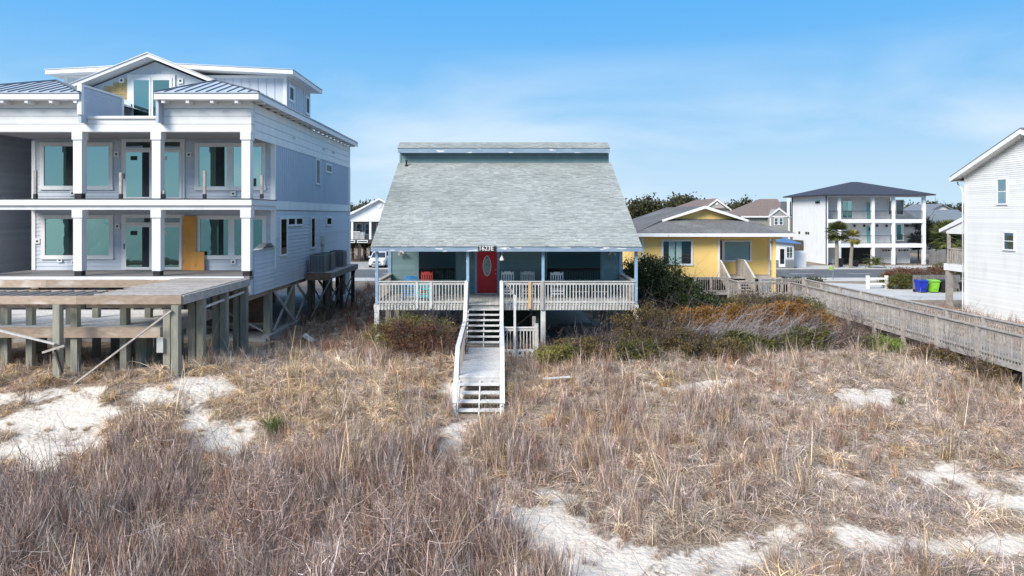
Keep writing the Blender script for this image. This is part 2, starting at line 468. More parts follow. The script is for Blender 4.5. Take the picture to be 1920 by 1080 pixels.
# bare sand: trodden paths (centre line + half width in metres) and blow-outs (outlines)
def gl(*p): return [(*ground_at(a, b), w) for a, b, w in p]
SAND_LINES = [
    gl((875, 795, .25), (838, 828, .34), (848, 868, .14), (925, 915, .08), (990, 938, .5), (1010, 950, .72), (1030, 985, .55), (1090, 1030, .60), (1170, 1075, .75), (1230, 1110, .8)),
    gl((1290, 1085, .45), (1400, 1045, .40), (1520, 1012, .42), (1600, 1010, .30), (1720, 1022, .28), (1900, 1018, .28), (1960, 1012, .3)),
    gl((1495, 858, .28), (1560, 890, .34), (1640, 908, .30)),
    gl((1680, 850, .34), (1730, 882, .55), (1800, 905, .65), (1930, 928, .60)),
    gl((1590, 752, .5), (1665, 738, .7), (1720, 752, .25)),
    gl((1230, 722, .30), (1320, 722, .26), (1440, 716, .30)),
    gl((1840, 742, .40), (1930, 762, .40)),
    gl((300, 735, .6), (385, 720, .45), (400, 775, .62), (420, 820, .55), (445, 835, .25)),
    gl((836, 700, .35), (838, 735, .35)),
]
SAND_POLY = [[ground_at(a, b) for a, b in q] for q in (
    [(-160, 748), (20, 732), (110, 722), (205, 722), (190, 752), (240, 772), (180, 800), (215, 830), (120, 852), (85, 905), (-30, 915), (-160, 900)],
)]
def sandmask(x, y):
    wx = x + (fbm(x, y, .7, 21, 4) - .5) * .95; wy = y + (fbm(x, y, .7, 27, 4) - .5) * .95
    m = np.zeros(np.shape(x))
    for ln_ in SAND_LINES:
        m = np.maximum(m, 1 - sstep(1.0, 2.2, dist_line(wx, wy, ln_)))
    m = m * (1 - sstep(.60, .66, fbm(x, y, 1.3, 41, 3)) * .75)
    for q in SAND_POLY:
        m = np.maximum(m, inpoly(wx, wy, q) * (1 - sstep(.56, .62, fbm(x, y, 1.0, 43, 3)) * .8))
    return m * .97

def steps(a, b, s): return list(np.arange(a, b, s))
def grow(a, lim, s, k=1.35):
    r = []; v = a
    while v < lim:
        v += s; s *= k; r.append(min(v, lim))
    return r
xs = [-v for v in grow(30, 3000, .6)][::-1] + steps(-30, 32, .22) + grow(31.9, 3000, .6)
ys = [-v for v in grow(-9, 160, .8)][::-1] + steps(9.2, 50, .22) + grow(49.9, 3500, .6)
XS, YS = np.meshgrid(np.array(xs), np.array(ys))
ZS = gz(XS, YS)
SM = sandmask(XS.ravel(), YS.ravel()).reshape(XS.shape)
ZS = ZS - .05 * SM * (YS < 40) + SM * (fbm(XS, YS, .5, 33, 2) - .5) * .10
ny, nx = XS.shape
gm = bpy.data.meshes.new('ground')
gm.vertices.add(nx * ny)
gm.vertices.foreach_set('co', np.stack([XS, YS, ZS], -1).astype(np.float32).ravel())
ii = np.arange((ny - 1) * (nx - 1)); r_, c_ = ii // (nx - 1), ii % (nx - 1); a_ = r_ * nx + c_
quads = np.stack([a_, a_ + 1, a_ + nx + 1, a_ + nx], -1)
gm.loops.add(quads.size); gm.loops.foreach_set('vertex_index', quads.ravel().astype(np.int32))
gm.polygons.add(len(ii)); gm.polygons.foreach_set('loop_start', (ii * 4).astype(np.int32))
gm.update(calc_edges=True); gm.shade_smooth()
at_ = gm.attributes.new('sand', 'FLOAT', 'POINT'); at_.data.foreach_set('value', SM.ravel().astype(np.float32))
gmat = bpy.data.materials.new('dune_sand_and_litter'); gmat.use_nodes = True
nt = gmat.node_tree; N = nt.nodes; ln = nt.links.new; pb = N['Principled BSDF']
pb.inputs['Roughness'].default_value = .95; pb.inputs['Specular IOR Level'].default_value = .1
ge = N.new('ShaderNodeNewGeometry'); sa = N.new('ShaderNodeAttribute'); sa.attribute_name = 'sand'
def nse(s, d=6):
    n = N.new('ShaderNodeTexNoise'); n.inputs['Scale'].default_value = s; n.inputs['Detail'].default_value = d
    ln(ge.outputs['Position'], n.inputs['Vector']); return n.outputs['Fac']
def mr(src, a, b):
    r = N.new('ShaderNodeMapRange'); r.inputs['From Min'].default_value = a; r.inputs['From Max'].default_value = b
    ln(src, r.inputs['Value']); return r.outputs['Result']
def mx(f, A, B_):
    x = N.new('ShaderNodeMix'); x.data_type = 'RGBA'; ln(f, x.inputs['Factor'])
    for k, s in (('A', A), ('B', B_)):
        if isinstance(s, tuple): x.inputs[k].default_value = (*s, 1)
        else: ln(s, x.inputs[k])
    return x.outputs['Result']
litter = mx(mr(nse(1.4), .35, .65), (.27, .21, .155), (.39, .315, .24))
litter = mx(mr(nse(26, 3), .48, .60), litter, (.12, .088, .066))
sandc = mx(mr(nse(2.2), .3, .7), (.665, .60, .515), (.56, .50, .425))
sandc = mx(mr(nse(34, 3), .64, .70), sandc, (.25, .19, .14))
edge = N.new('ShaderNodeMath'); edge.operation = 'ADD'
e2 = N.new('ShaderNodeMath'); e2.operation = 'MULTIPLY_ADD'; e2.inputs[1].default_value = 1.7; e2.inputs[2].default_value = -.85
ln(nse(6.5, 8), e2.inputs[0]); ln(sa.outputs['Fac'], edge.inputs[0]); ln(e2.outputs[0], edge.inputs[1])
ln(mx(mr(edge.outputs[0], .3, .7), litter, sandc), pb.inputs['Base Color'])
bp = N.new('ShaderNodeBump'); bp.inputs['Strength'].default_value = .9; bp.inputs['Distance'].default_value = .10
ln(nse(7, 5), bp.inputs['Height']); ln(bp.outputs['Normal'], pb.inputs['Normal'])
gm.materials.append(gmat)
ground = link(bpy.data.objects.new('ground', gm)); tag(ground, kind='structure')

# the sea behind the viewpoint
m_sea = mat('sea_water', (.03, .10, .11), (.05, .14, .14), .45, .05, bump=.8, bscale=.6, spec=.25)
mb = MB(); mb.poly([(-3000, -3500, -1.9), (3000, -3500, -1.9), (3000, -14, -1.9), (-3000, -14, -1.9)])
tag(mb.build('sea', m_sea), kind='structure')

# the street, its kerb, verge, pavements and drives
def sheet(name, pts, z, m, t=.06):
    mb = MB(); mb.prism([(x, y, z - t) for x, y in pts], (0, 0, t)); return tag(mb.build(name, m), kind='structure')
sheet('road', [(-400, 65), (400, 65), (400, 76), (-400, 76)], .285, m_asphalt, .10)
for y0, y1 in ((64.7, 64.97), (76.03, 76.3)):
    sheet('kerb', [(-400, y0), (400, y0), (400, y1), (-400, y1)], .38, m_concrete, .25)
mb = MB()
for k in range(-60, 60): mb.box((k * 6, 70.4, .286), (k * 6 + 2.5, 70.52, .290))
tag(mb.build('road_marking', m_white), kind='structure')
sheet('pavement', [(-400, 62.4), (400, 62.4), (400, 64.69), (-400, 64.69)], .33, m_concrete)
sheet('driveway', [(19.9, 44), (50, 44), (50, 56.2), (38, 57.5), (30, 60.5), (27.2, 62.39), (23.2, 62.39), (20.6, 55)], .31, m_concrete)
sheet('driveway', [(34, 76.31), (62, 76.31), (62, 81.5), (34, 81.5)], .31, m_concrete)
sheet('driveway', [(-24, 76.31), (-4, 76.31), (-4, 88), (-24, 88)], .30, m_concdk)
sheet('parking_slab', [(-4.6, 31.6), (5.2, 31.6), (5.2, 50), (-4.6, 50)], .37, m_concdk, .14)
sheet('slab', [(-22.4, 31.5), (-10.75, 31.5), (-10.75, 50), (-22.4, 50)], .66, m_concdk, .4)

# ------------------------------------------------------------------ building tools
def lap(mb, O, u, n, length, z0, z1, exp, depth=.016, tri=None):
    """lap siding: each board a sloping face and an under-edge; tri(z) gives (start, end) along u"""
    O, u, n = Vector(O), Vector(u), Vector(n); z = z0; k = 0
    while z < z1 - 1e-4:
        zt = min(z + exp, z1)
        a, b = (0, length) if tri is None else tri((z + zt) / 2)
        if b - a > .02:
            t = random.random()
            p = lambda s, d, h: O + u * s + n * d + Vector((0, 0, h - O.z))
            mb.poly([p(a, depth, z), p(b, depth, z), p(b, .003, zt), p(a, .003, zt)], t)
            mb.poly([p(a, 0, z), p(b, 0, z), p(b, depth, z), p(a, depth, z)], t)
        z += exp; k += 1

def window(parent, c, u, n, w, h, fw=.09, fm=None, gm=None, cols=1, rows=1, proud=.05, bar=.04, dark=None, name='window', blind=None):
    """framed window centred at c on a wall; dark = list of (u0, u1) fractions where a dark sheet over the glass stands in for the unlit room"""
    fm = fm or m_white; gm = gm or m_glass
    c, u, n = Vector(c), Vector(u), Vector(n); up = Vector((0, 0, 1))
    def bx(mb, a0, a1, b0, b1, d0, d1):
        P = [c + u * a + up * b + n * d for d in (d0, d1) for a, b in ((a0, b0), (a1, b0), (a1, b1), (a0, b1))]
        mb.hexa(P)
    mb = MB(); W2, H2 = w / 2, h / 2
    bx(mb, -W2, W2, H2 - fw, H2, 0, proud); bx(mb, -W2 - .02, W2 + .02, -H2, -H2 + fw, 0, proud + .015)
    bx(mb, -W2, -W2 + fw, -H2 + fw, H2 - fw, 0, proud); bx(mb, W2 - fw, W2, -H2 + fw, H2 - fw, 0, proud)
    iw, ih = w - 2 * fw, h - 2 * fw; cw = (iw - bar * (cols - 1)) / cols; rh = (ih - bar * (rows - 1)) / rows
    for k in range(1, cols):
        a = -iw / 2 + k * (cw + bar) - bar; bx(mb, a, a + bar, -ih / 2, ih / 2, 0, proud * .8)
    for k in range(1, rows):
        b = -ih / 2 + k * (rh + bar) - bar; bx(mb, -iw / 2, iw / 2, b, b + bar, .002, proud * .75)
    fo = mb.build(name, fm, parent)
    for i in range(cols):
        for j in range(rows):
            a = -iw / 2 + i * (cw + bar); b = -ih / 2 + j * (rh + bar)
            mb = MB(); bx(mb, a, a + cw, b, b + rh, -.02, .022); mb.build('pane', gm, fo)
    for a0, a1 in dark or []:
        mb = MB(); bx(mb, -iw / 2 + a0 * iw, -iw / 2 + a1 * iw, -ih / 2, ih / 2, .023, .027); mb.build('dark_room_sheet', m_dark, fo)  # dark sheet over the glass, painted as the unlit room in a gap
    for a0, a1, bm_ in blind or []:
        mb = MB(); bx(mb, -iw / 2 + a0 * iw, -iw / 2 + a1 * iw, -ih / 2, ih / 2, .023, .027); mb.build('curtain', bm_, fo)
    return fo

def railing(parent, p, q, zd, zr, m, spacing=.137, bw=.04, bottom=-.25, cap=(.14, .04), names=('rail', 'baluster'), stuff=False, lo_rail=True, mb_stuff=None, off=0.0):
    """top cap, under-rail and one object for each baluster between two plan points"""
    p, q = Vector((*p, 0)), Vector((*q, 0)); d = q - p; n = max(1, int(round(d.length / spacing)))
    BM(names[0], parent, m, p + Vector((0, 0, zr)), q + Vector((0, 0, zr)), cap[0], cap[1])
    BM(names[0], parent, m, p + Vector((0, 0, zr - .09)), q + Vector((0, 0, zr - .09)), .04, .09)
    if lo_rail: BM(names[0], parent, m, p + Vector((0, 0, zd + .09)), q + Vector((0, 0, zd + .09)), .04, .08)
    nn = Vector((-d.y, d.x, 0)).normalized() * off
    for k in range(n):
        c = p + d * ((k + .5) / n) + nn; j = random.uniform(-.006, .006)
        a, b = (c.x - bw / 2 + j, c.y - bw / 2, zd + bottom), (c.x + bw / 2 + j, c.y + bw / 2, zr - .022)
        if mb_stuff is not None: mb_stuff.box(a, b)
        else: B(names[1], parent, m, a, b)

# shingled roof plane from individual shingles, joined
def shingles(mb, O, u, v, n, lu, lv, exp=.14, wid=.24, th=.026):
    O, u, v, n = Vector(O), Vector(u), Vector(v).normalized(), Vector(n).normalized()
    rows = int(math.ceil(lv / exp))
    for r in range(rows):
        s0 = r * exp; s1 = min(s0 + exp * 1.35, lv); x = -random.random() * wid
        wob = random.uniform(-.006, .006)
        while x < lu:
            w_ = wid * random.uniform(.55, 1.35); a, b = max(x, 0), min(x + w_ - .006, lu); x += w_
            if b - a < .02: continue
            dz = th * random.uniform(.7, 1.6); dr = wob + random.uniform(-.008, .008)
            P = lambda s, t, h: O + u * s + v * t + n * h
            A = [P(a, s0 + dr, 0), P(b, s0 + dr, 0), P(b, s0 + dr, dz), P(a, s0 + dr, dz), P(b, s1, .004), P(a, s1, .004)]
            t = random.random() ** 1.3
            mb.add(A, [(0, 1, 2, 3), (3, 2, 4, 5), (1, 4, 2), (0, 3, 5)], t)
# ------------------------------------------------------------------ the teal beach house in the middle
DK = 2.53                                  # porch floor
H = thing('beach_house', 'teal beach house on stilts with long grey shingle roof and red front door', 'house', (.3, 33.2, .35))
XA, XB, YW, YR = -5.38, 6.02, 33.2, 46.5
RX0, RX1 = -5.47, 6.12
ez, ey, tz, ty = 5.01, 29.2, 9.20, 37.3      # lower eave and upper end of the long slope
# solid walls
B('wall', H, m_teal, (XA + .02, YW + .02, DK - .3), (XB - .02, YW + .2, 6.95))
for s, x in ((-1, XA), (1, XB - .18)):
    mb = MB()
    mb.prism([(x, YW + .2, DK - .3), (x, YR, DK - .3), (x, YR, 6.7), (x, ty + .5, 9.98), (x, ty + .02, 9.85), (x, ty + .02, 9.05), (x, YW + .2, 6.95)], (.18, 0, 0))
    mb.build('wall', m_teal, H)
B('wall', H, m_teal, (XA + .19, YR - .2, DK - .3), (XB - .19, YR, 6.6))
B('floor', H, m_darkwood, (XA + .03, YW + .05, DK - .34), (XB - .03, YR - .05, DK - .305))
mb = MB(); lap(mb, (XA + .15, YW + .02, 0), (1, 0, 0), (0, -1, 0), XB - XA - .3, DK + .02, 6.3, .118)
mb.build('siding', m_teal, H, kind='stuff')
mb = MB(); lap(mb, (RX0 + .12, ty, 0), (1, 0, 0), (0, -1, 0), RX1 - RX0 - .3, 9.1, 9.95, .12)
B('clerestory_wall', H, m_teal, (RX0 + .1, ty + .002, 8.9), (RX1 - .17, ty + .2, 9.96))
mb.build('siding', m_teal, H, kind='stuff')
for x in (RX0 + .06, RX1 - .22): B('corner_board', H, m_teal, (x, ty - .03, 9.1), (x + .1, ty + .0, 9.92))
# roof deck, shingles, cap roof
sl = Vector((0, ty - ey, tz - ez)); nrm = Vector((0, -(tz - ez), ty - ey)).normalized()
mb = MB(); mb.prism([(RX0 + .02, ey + .03, ez - .16), (RX0 + .02, ey + .03, ez - .01), (RX0 + .02, ty, tz - .01), (RX0 + .02, ty, tz - .16)], (RX1 - RX0 - .04, 0, 0))
roof = mb.build('roof', m_bluetrim, H)
mb = MB(); shingles(mb, (RX0, ey - .03, ez), (1, 0, 0), sl, nrm, RX1 - RX0, sl.length + .03)
mb.build('shingles', m_shingle, roof, kind='stuff')
cy0, cz0, cy1, cz1 = 36.85, 9.97, 37.8, 10.36
mb = MB(); mb.prism([(RX0 + .01, cy0, cz0 - .06), (RX0 + .01, cy0, cz0 - .01), (RX0 + .01, cy1, cz1 - .01), (RX0 + .01, YR + .4, 6.75), (RX0 + .01, YR + .4, 6.6), (RX0 + .01, cy1, cz1 - .2)], (RX1 - RX0 - .13, 0, 0))
cap = mb.build('roof', m_shingle, H)
mb = MB(); s2 = Vector((0, cy1 - cy0, cz1 - cz0)); shingles(mb, (RX0, cy0 - .03, cz0), (1, 0, 0), s2, Vector((0, -s2.z, s2.y)), RX1 - RX0 - .11, s2.length + .03)
for k in range(38): mb.box((RX0 + k * .302, cy1 - .13, cz1 - .03), (RX0 + k * .302 + .29, cy1 + .14, cz1 + .018 + .008 * (k % 2)))
mb.build('shingles', m_shingle, cap, kind='stuff')
B('fascia', H, m_peel, (RX0 + .04, cy0 - .012, cz0 - .25), (RX1 - .12, cy0 + .02, cz0 - .02))
B('fascia', H, m_peel, (RX0 + .02, ey - .005, ez - .20), (RX1 - .02, ey + .028, ez - .012))
B('soffit', H, m_bluetrim, (RX0 + .05, cy0 + .021, cz0 - .2), (RX1 - .13, ty - .02, cz0 - .17))
for x in (RX0, RX1 - .03):
    mb = MB(); mb.prism([(x, ey - .0, ez - .19), (x, ey, ez - .02), (x, ty, tz - .02), (x, ty, tz - .19)], (.03, 0, 0)); mb.build('rake_board', m_bluetrim, H)
mb = MB(); mb.lathe((xx(762, 36.9), 36.9, 8.98), [(.02, 0), (.11, 0), (.10, .06), (.05, .12), (.045, .30), (.07, .31), (.07, .34), (.0, .36)], 10); mb.build('roof_vent', m_black, H)
# house number
pl = B('number_plaque', H, m_black, (xx(896.5, ey), ey - .03, ez - .185), (xx(930.5, ey), ey - .008, ez + .055))
def text_mesh(s, size, name):
    cu = bpy.data.curves.new(name, 'FONT'); cu.body = s; cu.size = size; cu.extrude = .004; cu.align_x = 'CENTER'; cu.align_y = 'CENTER'; cu.offset = size * .012
    t = bpy.data.objects.new(name, cu); COL.objects.link(t)
    dg = bpy.context.evaluated_depsgraph_get(); me = bpy.data.meshes.new_from_object(t.evaluated_get(dg))
    bpy.data.objects.remove(t); return me
me = text_mesh('1623E', .28, 'number'); me.materials.clear(); me.materials.append(m_white)
link(bpy.data.objects.new('number', me), pl, Matrix.Translation((xx(912, ey) - .01, ey - .036, ez - .065)) @ Matrix.Rotation(math.radians(90), 4, 'X') @ Matrix.Diagonal((.92, 1, 1, 1)))
# trims on the porch wall, windows, door
for x0, x1 in ((XA, XA + .16), (XB - .16, XB), (-4.08, -3.93), (-2.04, -1.80), (5.0, 5.14), (2.12, 2.28)):
    B('trim_board', H, m_bluetrim if x1 in (XA + .16, XB) else m_teal, (x0, YW - .035, DK + .01), (x1, YW + .02, 5.6))
window(H, (-2.985, YW - .005, 3.93), (1, 0, 0), (0, -1, 0), 1.89, 1.5, .05, m_teal, m_glassporch)
window(H, (3.64, YW - .005, 3.93), (1, 0, 0), (0, -1, 0), 2.7, 1.5, .05, m_teal, m_glassporch)
B('door_frame', H, m_bluetrim, (-1.17, YW - .03, DK + .004), (.05, YW + .02, 4.68))
dr = B('door', H, m_red, (-1.045, YW - .06, DK + .05), (-.085, YW - .02, 4.60))
mb = MB(); mb.prism([(-.565 + .205 * math.cos(a), YW - .062, 3.90 + .50 * math.sin(a)) for a in np.linspace(0, 2 * math.pi, 28, endpoint=False)][::-1], (0, -.012, 0)); mb.build('oval_surround', m_white, dr)
mb = MB(); mb.prism([(-.565 + .175 * math.cos(a), YW - .0745, 3.90 + .465 * math.sin(a)) for a in np.linspace(0, 2 * math.pi, 28, endpoint=False)][::-1], (0, -.006, 0)); mb.build('oval_glass', m_frost, dr)
for x in (-.87, -.44):
    mb = MB(); mb.prism([(x, YW - .062, 2.72), (x + .18, YW - .062, 2.72), (x + .18, YW - .062, 3.2), (x + (.0 if x < -.6 else .18), YW - .062, 3.33), (x + (.0 if x < -.6 else 0), YW - .062, 3.2)], (0, -.012, 0)); mb.build('door_panel', m_red, dr)
for z in (3.53, 3.72):
    mb = MB(); mb.lathe((0, 0, 0), [(.012, 0), (.012, .03), (.032, .04), (.034, .065), (.02, .08)], 10); k = mb.build('handle', m_chrome, dr)
    k.matrix_basis = Matrix.Translation((-.15, YW - .06, z)) @ Matrix.Rotation(math.radians(90), 4, 'X')
B('door_sill', H, m_woodlt, (-1.1, YW - .12, DK + .004), (-.02, YW - .03, DK + .05))
# porch: floor, rim, posts, railings
YP = 29.55
mb = MB(); x = XA
while x < XB - .02:
    mb.box((x, YP - .05, DK - .035), (min(x + .138, XB), YW - .04, DK + random.uniform(-.003, .003))); x += .145
mb.build('porch_boards', m_woodlt, H, kind='stuff')
B('rim_board', H, m_woodlt, (XA - .02, YP - .02, DK - .27), (-1.36, YP + .03, DK - .036)); B('rim_board', H, m_woodlt, (.10, YP - .02, DK - .27), (XB + .0, YP + .03, DK - .036))
B('rim_board', H, m_woodlt, (-1.36, YP + .06, DK - .27), (.10, YP + .1, DK - .036))
for x in (XA - .02, XB - .04): B('rim_board', H, m_woodlt, (x, YP + .031, DK - .27), (x + .04, YW, DK - .036))
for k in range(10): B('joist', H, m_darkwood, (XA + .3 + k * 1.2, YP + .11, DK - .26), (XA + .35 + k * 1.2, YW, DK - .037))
for x, nm in ((-5.27, 1), (-1.34, 0), (1.92, 1), (5.945, 1)):
    B('porch_post', H, m_bluetrim, (x - .06, YP - .055, DK + .002), (x + .06, YP + .065, ez - .05 + .12))
    if nm: B('porch_pile', H, m_woodwhite, (x - .10, YP - .045, .2), (x + .10, YP + .12, DK - .04))
RT = 3.50
railing(H, (-5.2, YP - .045), (-1.42, YP - .045), DK, RT, m_woodlt, .137, .042, off=.0)
railing(H, (.16, YP - .045), (5.87, YP - .045), DK, RT, m_woodlt, .137, .042)
for x in (-5.27, 5.945): railing(H, (x, YP + .1), (x, YW - .03), DK, RT, m_wood, .15, .04, bottom=0, cap=(.19, .05))
B('railing_post', H, m_newpost, (xx(993, YP) - .065, YP - .13, DK - .2), (xx(993, YP) + .065, YP - .075, RT - .03), 'fresh orange lumber post in the grey railing')
for px in (782, 808): B('railing_post', H, m_woodwhite, (xx(px, YP) - .05, YP - .10, DK - .2), (xx(px, YP) + .05, YP - .07, RT - .03))
B('railing_post', H, m_wood, (xx(1017, YP) - .10, YP - .12, DK - .25), (xx(1017, YP) + .05, YP - .075, RT - .03))
# side landing on the right with its own railing
B('side_platform', H, m_wood, (XB + .01, 34.6, DK - .2), (7.5, 36.0, DK - .02))
railing(H, (XB + .05, 35.95), (7.45, 35.95), DK, RT, m_wood, .15, .04)
railing(H, (7.45, 34.65), (7.45, 35.95), DK, RT, m_wood, .15, .04)
for y in (34.6, 35.95): B('porch_pile', H, m_darkwood, (7.40, y - .07, .2), (7.54, y + .07, RT - .03))
# piles under the house, beams, bracing
for x in (-5.15, -1.7, 2.1, 5.7):
    for y in (32.0, 34.6, 37.2, 40.2, 43.4, 46.2):
        if x in (-1.7, 2.1) and y in (34.6, 40.2): continue
        B('pile', H, m_pile, (x - .13, y - .13, .15), (x + .13, y + .13, DK - .55))
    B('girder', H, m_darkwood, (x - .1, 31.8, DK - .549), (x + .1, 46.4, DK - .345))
BM('brace', H, m_wood, (.2, 31.9, .7), (1.85, 31.9, DK - .5), .05, .2, (0, 1, 0))
B('storage_wall', H, m_darkgreen, (1.62, 30.1, .3), (1.78, 31.8, DK - .36))
B('storage_wall', H, m_darkgreen, (-.9, 33.0, .3), (1.5, 33.1, DK - .56))
B('ledge', H, m_concdk, (3.2, 35.2, .3), (5.5, 36.2, .66))
# flood lights under the eave
for px in (753, 1148):
    c = Vector((xx(px, 33.0), 33.0, zz(473, 33.0)))
    f = thing('flood_light', 'twin flood lamp above the %s porch window' % ('left' if px < 900 else 'right'), 'lamp', c, 'flood lamps under the porch eave')
    B('base', f, m_greychair, c + Vector((-.06, .1, -.02)), c + Vector((.06, .18, .1)))
    for s in (-1, 1):
        mb = MB(); mb.tube([c + Vector((s * .03, .12, .02)), c + Vector((s * .1, 0, -.05)), c + Vector((s * .13, -.06, -.09))], [.03, .05, .07], 8); mb.build('lamp_head', m_greychair, f)
c = Vector((xx(941, 29.45), 29.45, 4.42))
mb = MB(); mb.lathe(c, [(.0, 0), (.095, 0), (.10, .02), (.055, .14), (.03, .2), (.012, .22), (.012, .40), (0, .40)], 12)
o = mb.build('hanging_bell', m_white); tag(o, 'small white bell hanging from the eave right of the red door', 'bell')

# ------------------------------------------------------------------ stair from the porch to the dune
S = thing('beach_stair', 'bleached wooden stair with long landing climbing to the red door porch', 'stairs', (-.65, 24, .1))
sx0, sx1 = -1.30, .05
def run_tr(y0, z0, n, rise, go, depth=.25):
    for k in range(n):
        y, z = y0 - go * k, z0 - rise * k
        B('tread', S, m_woodwhite, (sx0 + .02, y - depth, z - .042), (sx1 - .02, y, z))
NT = 7; rise = (DK - .95) / (NT + 1)
run_tr(YP - .08, DK - rise, NT, rise, .195)
yl0, yl1, LZ = 28.0, 22.95, .95
nb = 36; bw = (yl0 - yl1) / nb
for k in range(nb): B('landing_board', S, m_woodwhite, (sx0 - .02, yl1 + k * bw, LZ - .04 - .002 * (k % 3)), (sx1 + .02, yl1 + k * bw + bw - .012, LZ - .002 * (k % 3)))
B('landing_rim', S, m_woodwhite, (sx0, yl1 + .02, LZ - .24), (sx1, yl1 + .06, LZ - .045))
run_tr(yl1 - .06, LZ - .185, 4, .185, .36, .29)
for x in (sx0 - .03, sx1 - .015, (sx0 + sx1) / 2 - .02):
    BM('stringer', S, m_woodwhite, (x + .02, YP - .02, DK - .30), (x + .02, yl0 - .12, LZ - .14), .04, .2, (0, 0, 1))
    BM('stringer', S, m_woodwhite, (x + .02, yl1, LZ - .2), (x + .02, 21.35, .02), .04, .2, (0, 0, 1))
    B('joist', S, m_wood, (x, yl1 + .07, LZ - .22), (x + .04, yl0, LZ - .05))
prof = [(YP - .1, RT + .02), (yl0 - .05, 2.02), (yl1 + .25, 1.90), (21.38, .47)]
for s, x in ((-1, sx0 - .09), (1, sx1 + .07)):
    for (y0, z0), (y1, z1) in zip(prof, prof[1:]):
        BM('handrail', S, m_woodwhite, (x, y0, z0), (x, y1, z1), .15, .045)
        BM('handrail', S, m_woodwhite, (x - s * .03, y0, z0 - .10), (x - s * .03, y1, z1 - .10), .04, .12)
    for y, zt, zb in ((YP - .12, RT + .05, DK - .3), (yl0 + .05, 2.1, .25), (25.5, 1.9, .15), (yl1 + .2, 1.86, .05), (21.44, .46, -.25)):
        B('stair_post', S, m_woodwhite, (x - .05, y - .05, zb), (x + .05, y + .05, zt))
    n = 36
    for k in range(n):
        y = yl1 + .3 + (yl0 - yl1 - .4) * k / (n - 1); zt = 1.90 + .12 * (y - yl1) / 5.05
        B('baluster', S, m_wood, (x - .02 - s * .05, y - .02, LZ - .22), (x + .02 - s * .05, y + .02, zt - .06))
    for k in range(8):
        y = YP - .3 - k * .17; t = (YP - .1 - y) / 1.5; B('baluster', S, m_wood, (x - .02 - s * .05, y - .02, DK - .25 - 1.56 * t), (x + .02 - s * .05, y + .02, RT - .05 - 1.48 * t))
# side wing of the landing with a railing, shower pole and fretwork board
gy = 27.0
for k in range(13): B('landing_board', S, m_wood, (.09, gy + k * .145, .66), (1.5, gy + k * .145 + .135, .70))
railing(S, (.14, gy - .03), (1.44, gy - .03), .74, 1.93, m_woodlt, .125, .035, bottom=-.02, cap=(.1, .05))
B('stair_post', S, m_woodlt, (1.42, gy - .08, .1), (1.56, gy + .06, 2.08)); B('stair_post', S, m_wood, (1.42, gy + 1.8, .1), (1.56, gy + 1.94, 2.08))
fb = B('fretwork_board', S, m_white, (.12, gy - .10, .80), (1.38, gy - .065, 1.08))
for k in range(6):
    mb = MB(); cx_ = .24 + k * .2
    mb.prism([(cx_ + .055 * math.cos(a), gy - .104, .94 + .075 * math.sin(a)) for a in np.linspace(0, 2 * math.pi, 8, endpoint=False)][::-1], (0, -.004, 0)); mb.build('cutout', m_darkgreen, fb)
B('shower_post', S, m_woodwhite, (xx(965, gy) - .045, gy - .19, .25), (xx(965, gy) + .045, gy - .11, 3.22))
BM('shower_post', S, m_wood, (xx(965, gy), gy - .09, 3.2), (xx(948, gy), gy - .09, 3.75), .05, .05)

# ------------------------------------------------------------------ chairs on the porch
def rocking_chair(loc, m, label, h=1.15, w=.56, slats=4, rz=0.0, cat='rocking chair', rock=True, seat=.42):
    T = thing('rocking_chair', label, cat, loc, 'chairs on the beach house porch')
    R = Matrix.Translation(loc) @ Matrix.Rotation(rz, 4, 'Z')
    def bb(nm, p, q, a, b, up=(0, 0, 1)): return BM(nm, T, m, R @ Vector(p), R @ Vector(q), a, b, R.to_3x3() @ Vector(up))
    w2 = w / 2; lean = .10
    for s in (-1, 1):
        bb('back_post', (s * w2, .22, .06), (s * w2, .22 + lean + .08, h), .045, .045)
        bb('front_leg', (s * w2, -.24, .06), (s * w2, -.24, seat + .2), .045, .045)
        bb('armrest', (s * w2, -.30, seat + .21), (s * w2, .26, seat + .23), .09, .03)
        if rock:
            pts = [(s * w2, -.42, .075), (s * w2, -.2, .025), (s * w2, .1, .02), (s * w2, .35, .06), (s * w2, .55, .13)]
            mb = MB()
            for a, b in zip(pts, pts[1:]): mb.beam(R @ Vector(a), R @ Vector(b), .035, .05)
            mb.build('rocker', m, T)
        bb('stretcher', (s * w2, -.24, .2), (s * w2, .24, .2), .03, .03)
    for k in range(5): bb('seat_slat', (-w2, -.24 + k * .11, seat - .012 * k), (w2, -.24 + k * .11, seat - .012 * k), .095, .022)
    for z in (.2, seat - .09): bb('stretcher', (-w2, -.24, z), (w2, -.24, z), .03, .06)
    bb('crest_rail', (-w2, .30 + lean - .02, h - .09), (w2, .30 + lean - .02, h - .09), .03, .10)
    bb('crest_rail', (-w2 * .6, .30 + lean - .012, h - .02), (w2 * .6, .30 + lean - .012, h - .02), .028, .05)
    bb('back_rail', (-w2, .27, seat + .14), (w2, .27, seat + .14), .03, .07)
    for k in range(slats):
        x = -w2 + w * (k + 1) / (slats + 1)
        bb('back_slat', (x, .27, seat + .14), (x, .30 + lean - .02, h - .1), min(.07, w / (slats + 1) * .55), .015, (0, 1, 0))
    return T
rocking_chair((.42, 31.9, DK), m_white, 'white slatted rocking chair nearest the red door', 1.17, .56, 4)
rocking_chair((1.37, 31.9, DK), m_greychair, 'greyish rocking chair with thin spindles between two white ones', 1.17, .62, 7)
rocking_chair((2.74, 31.8, DK), m_white, 'white rocking chair in front of the big right porch window', 1.15, .56, 4)
rocking_chair((xx(769, 31.2), 31.2, DK), m_bluechair, 'blue rocking chair behind the left porch railing', 1.02, .55, 5)
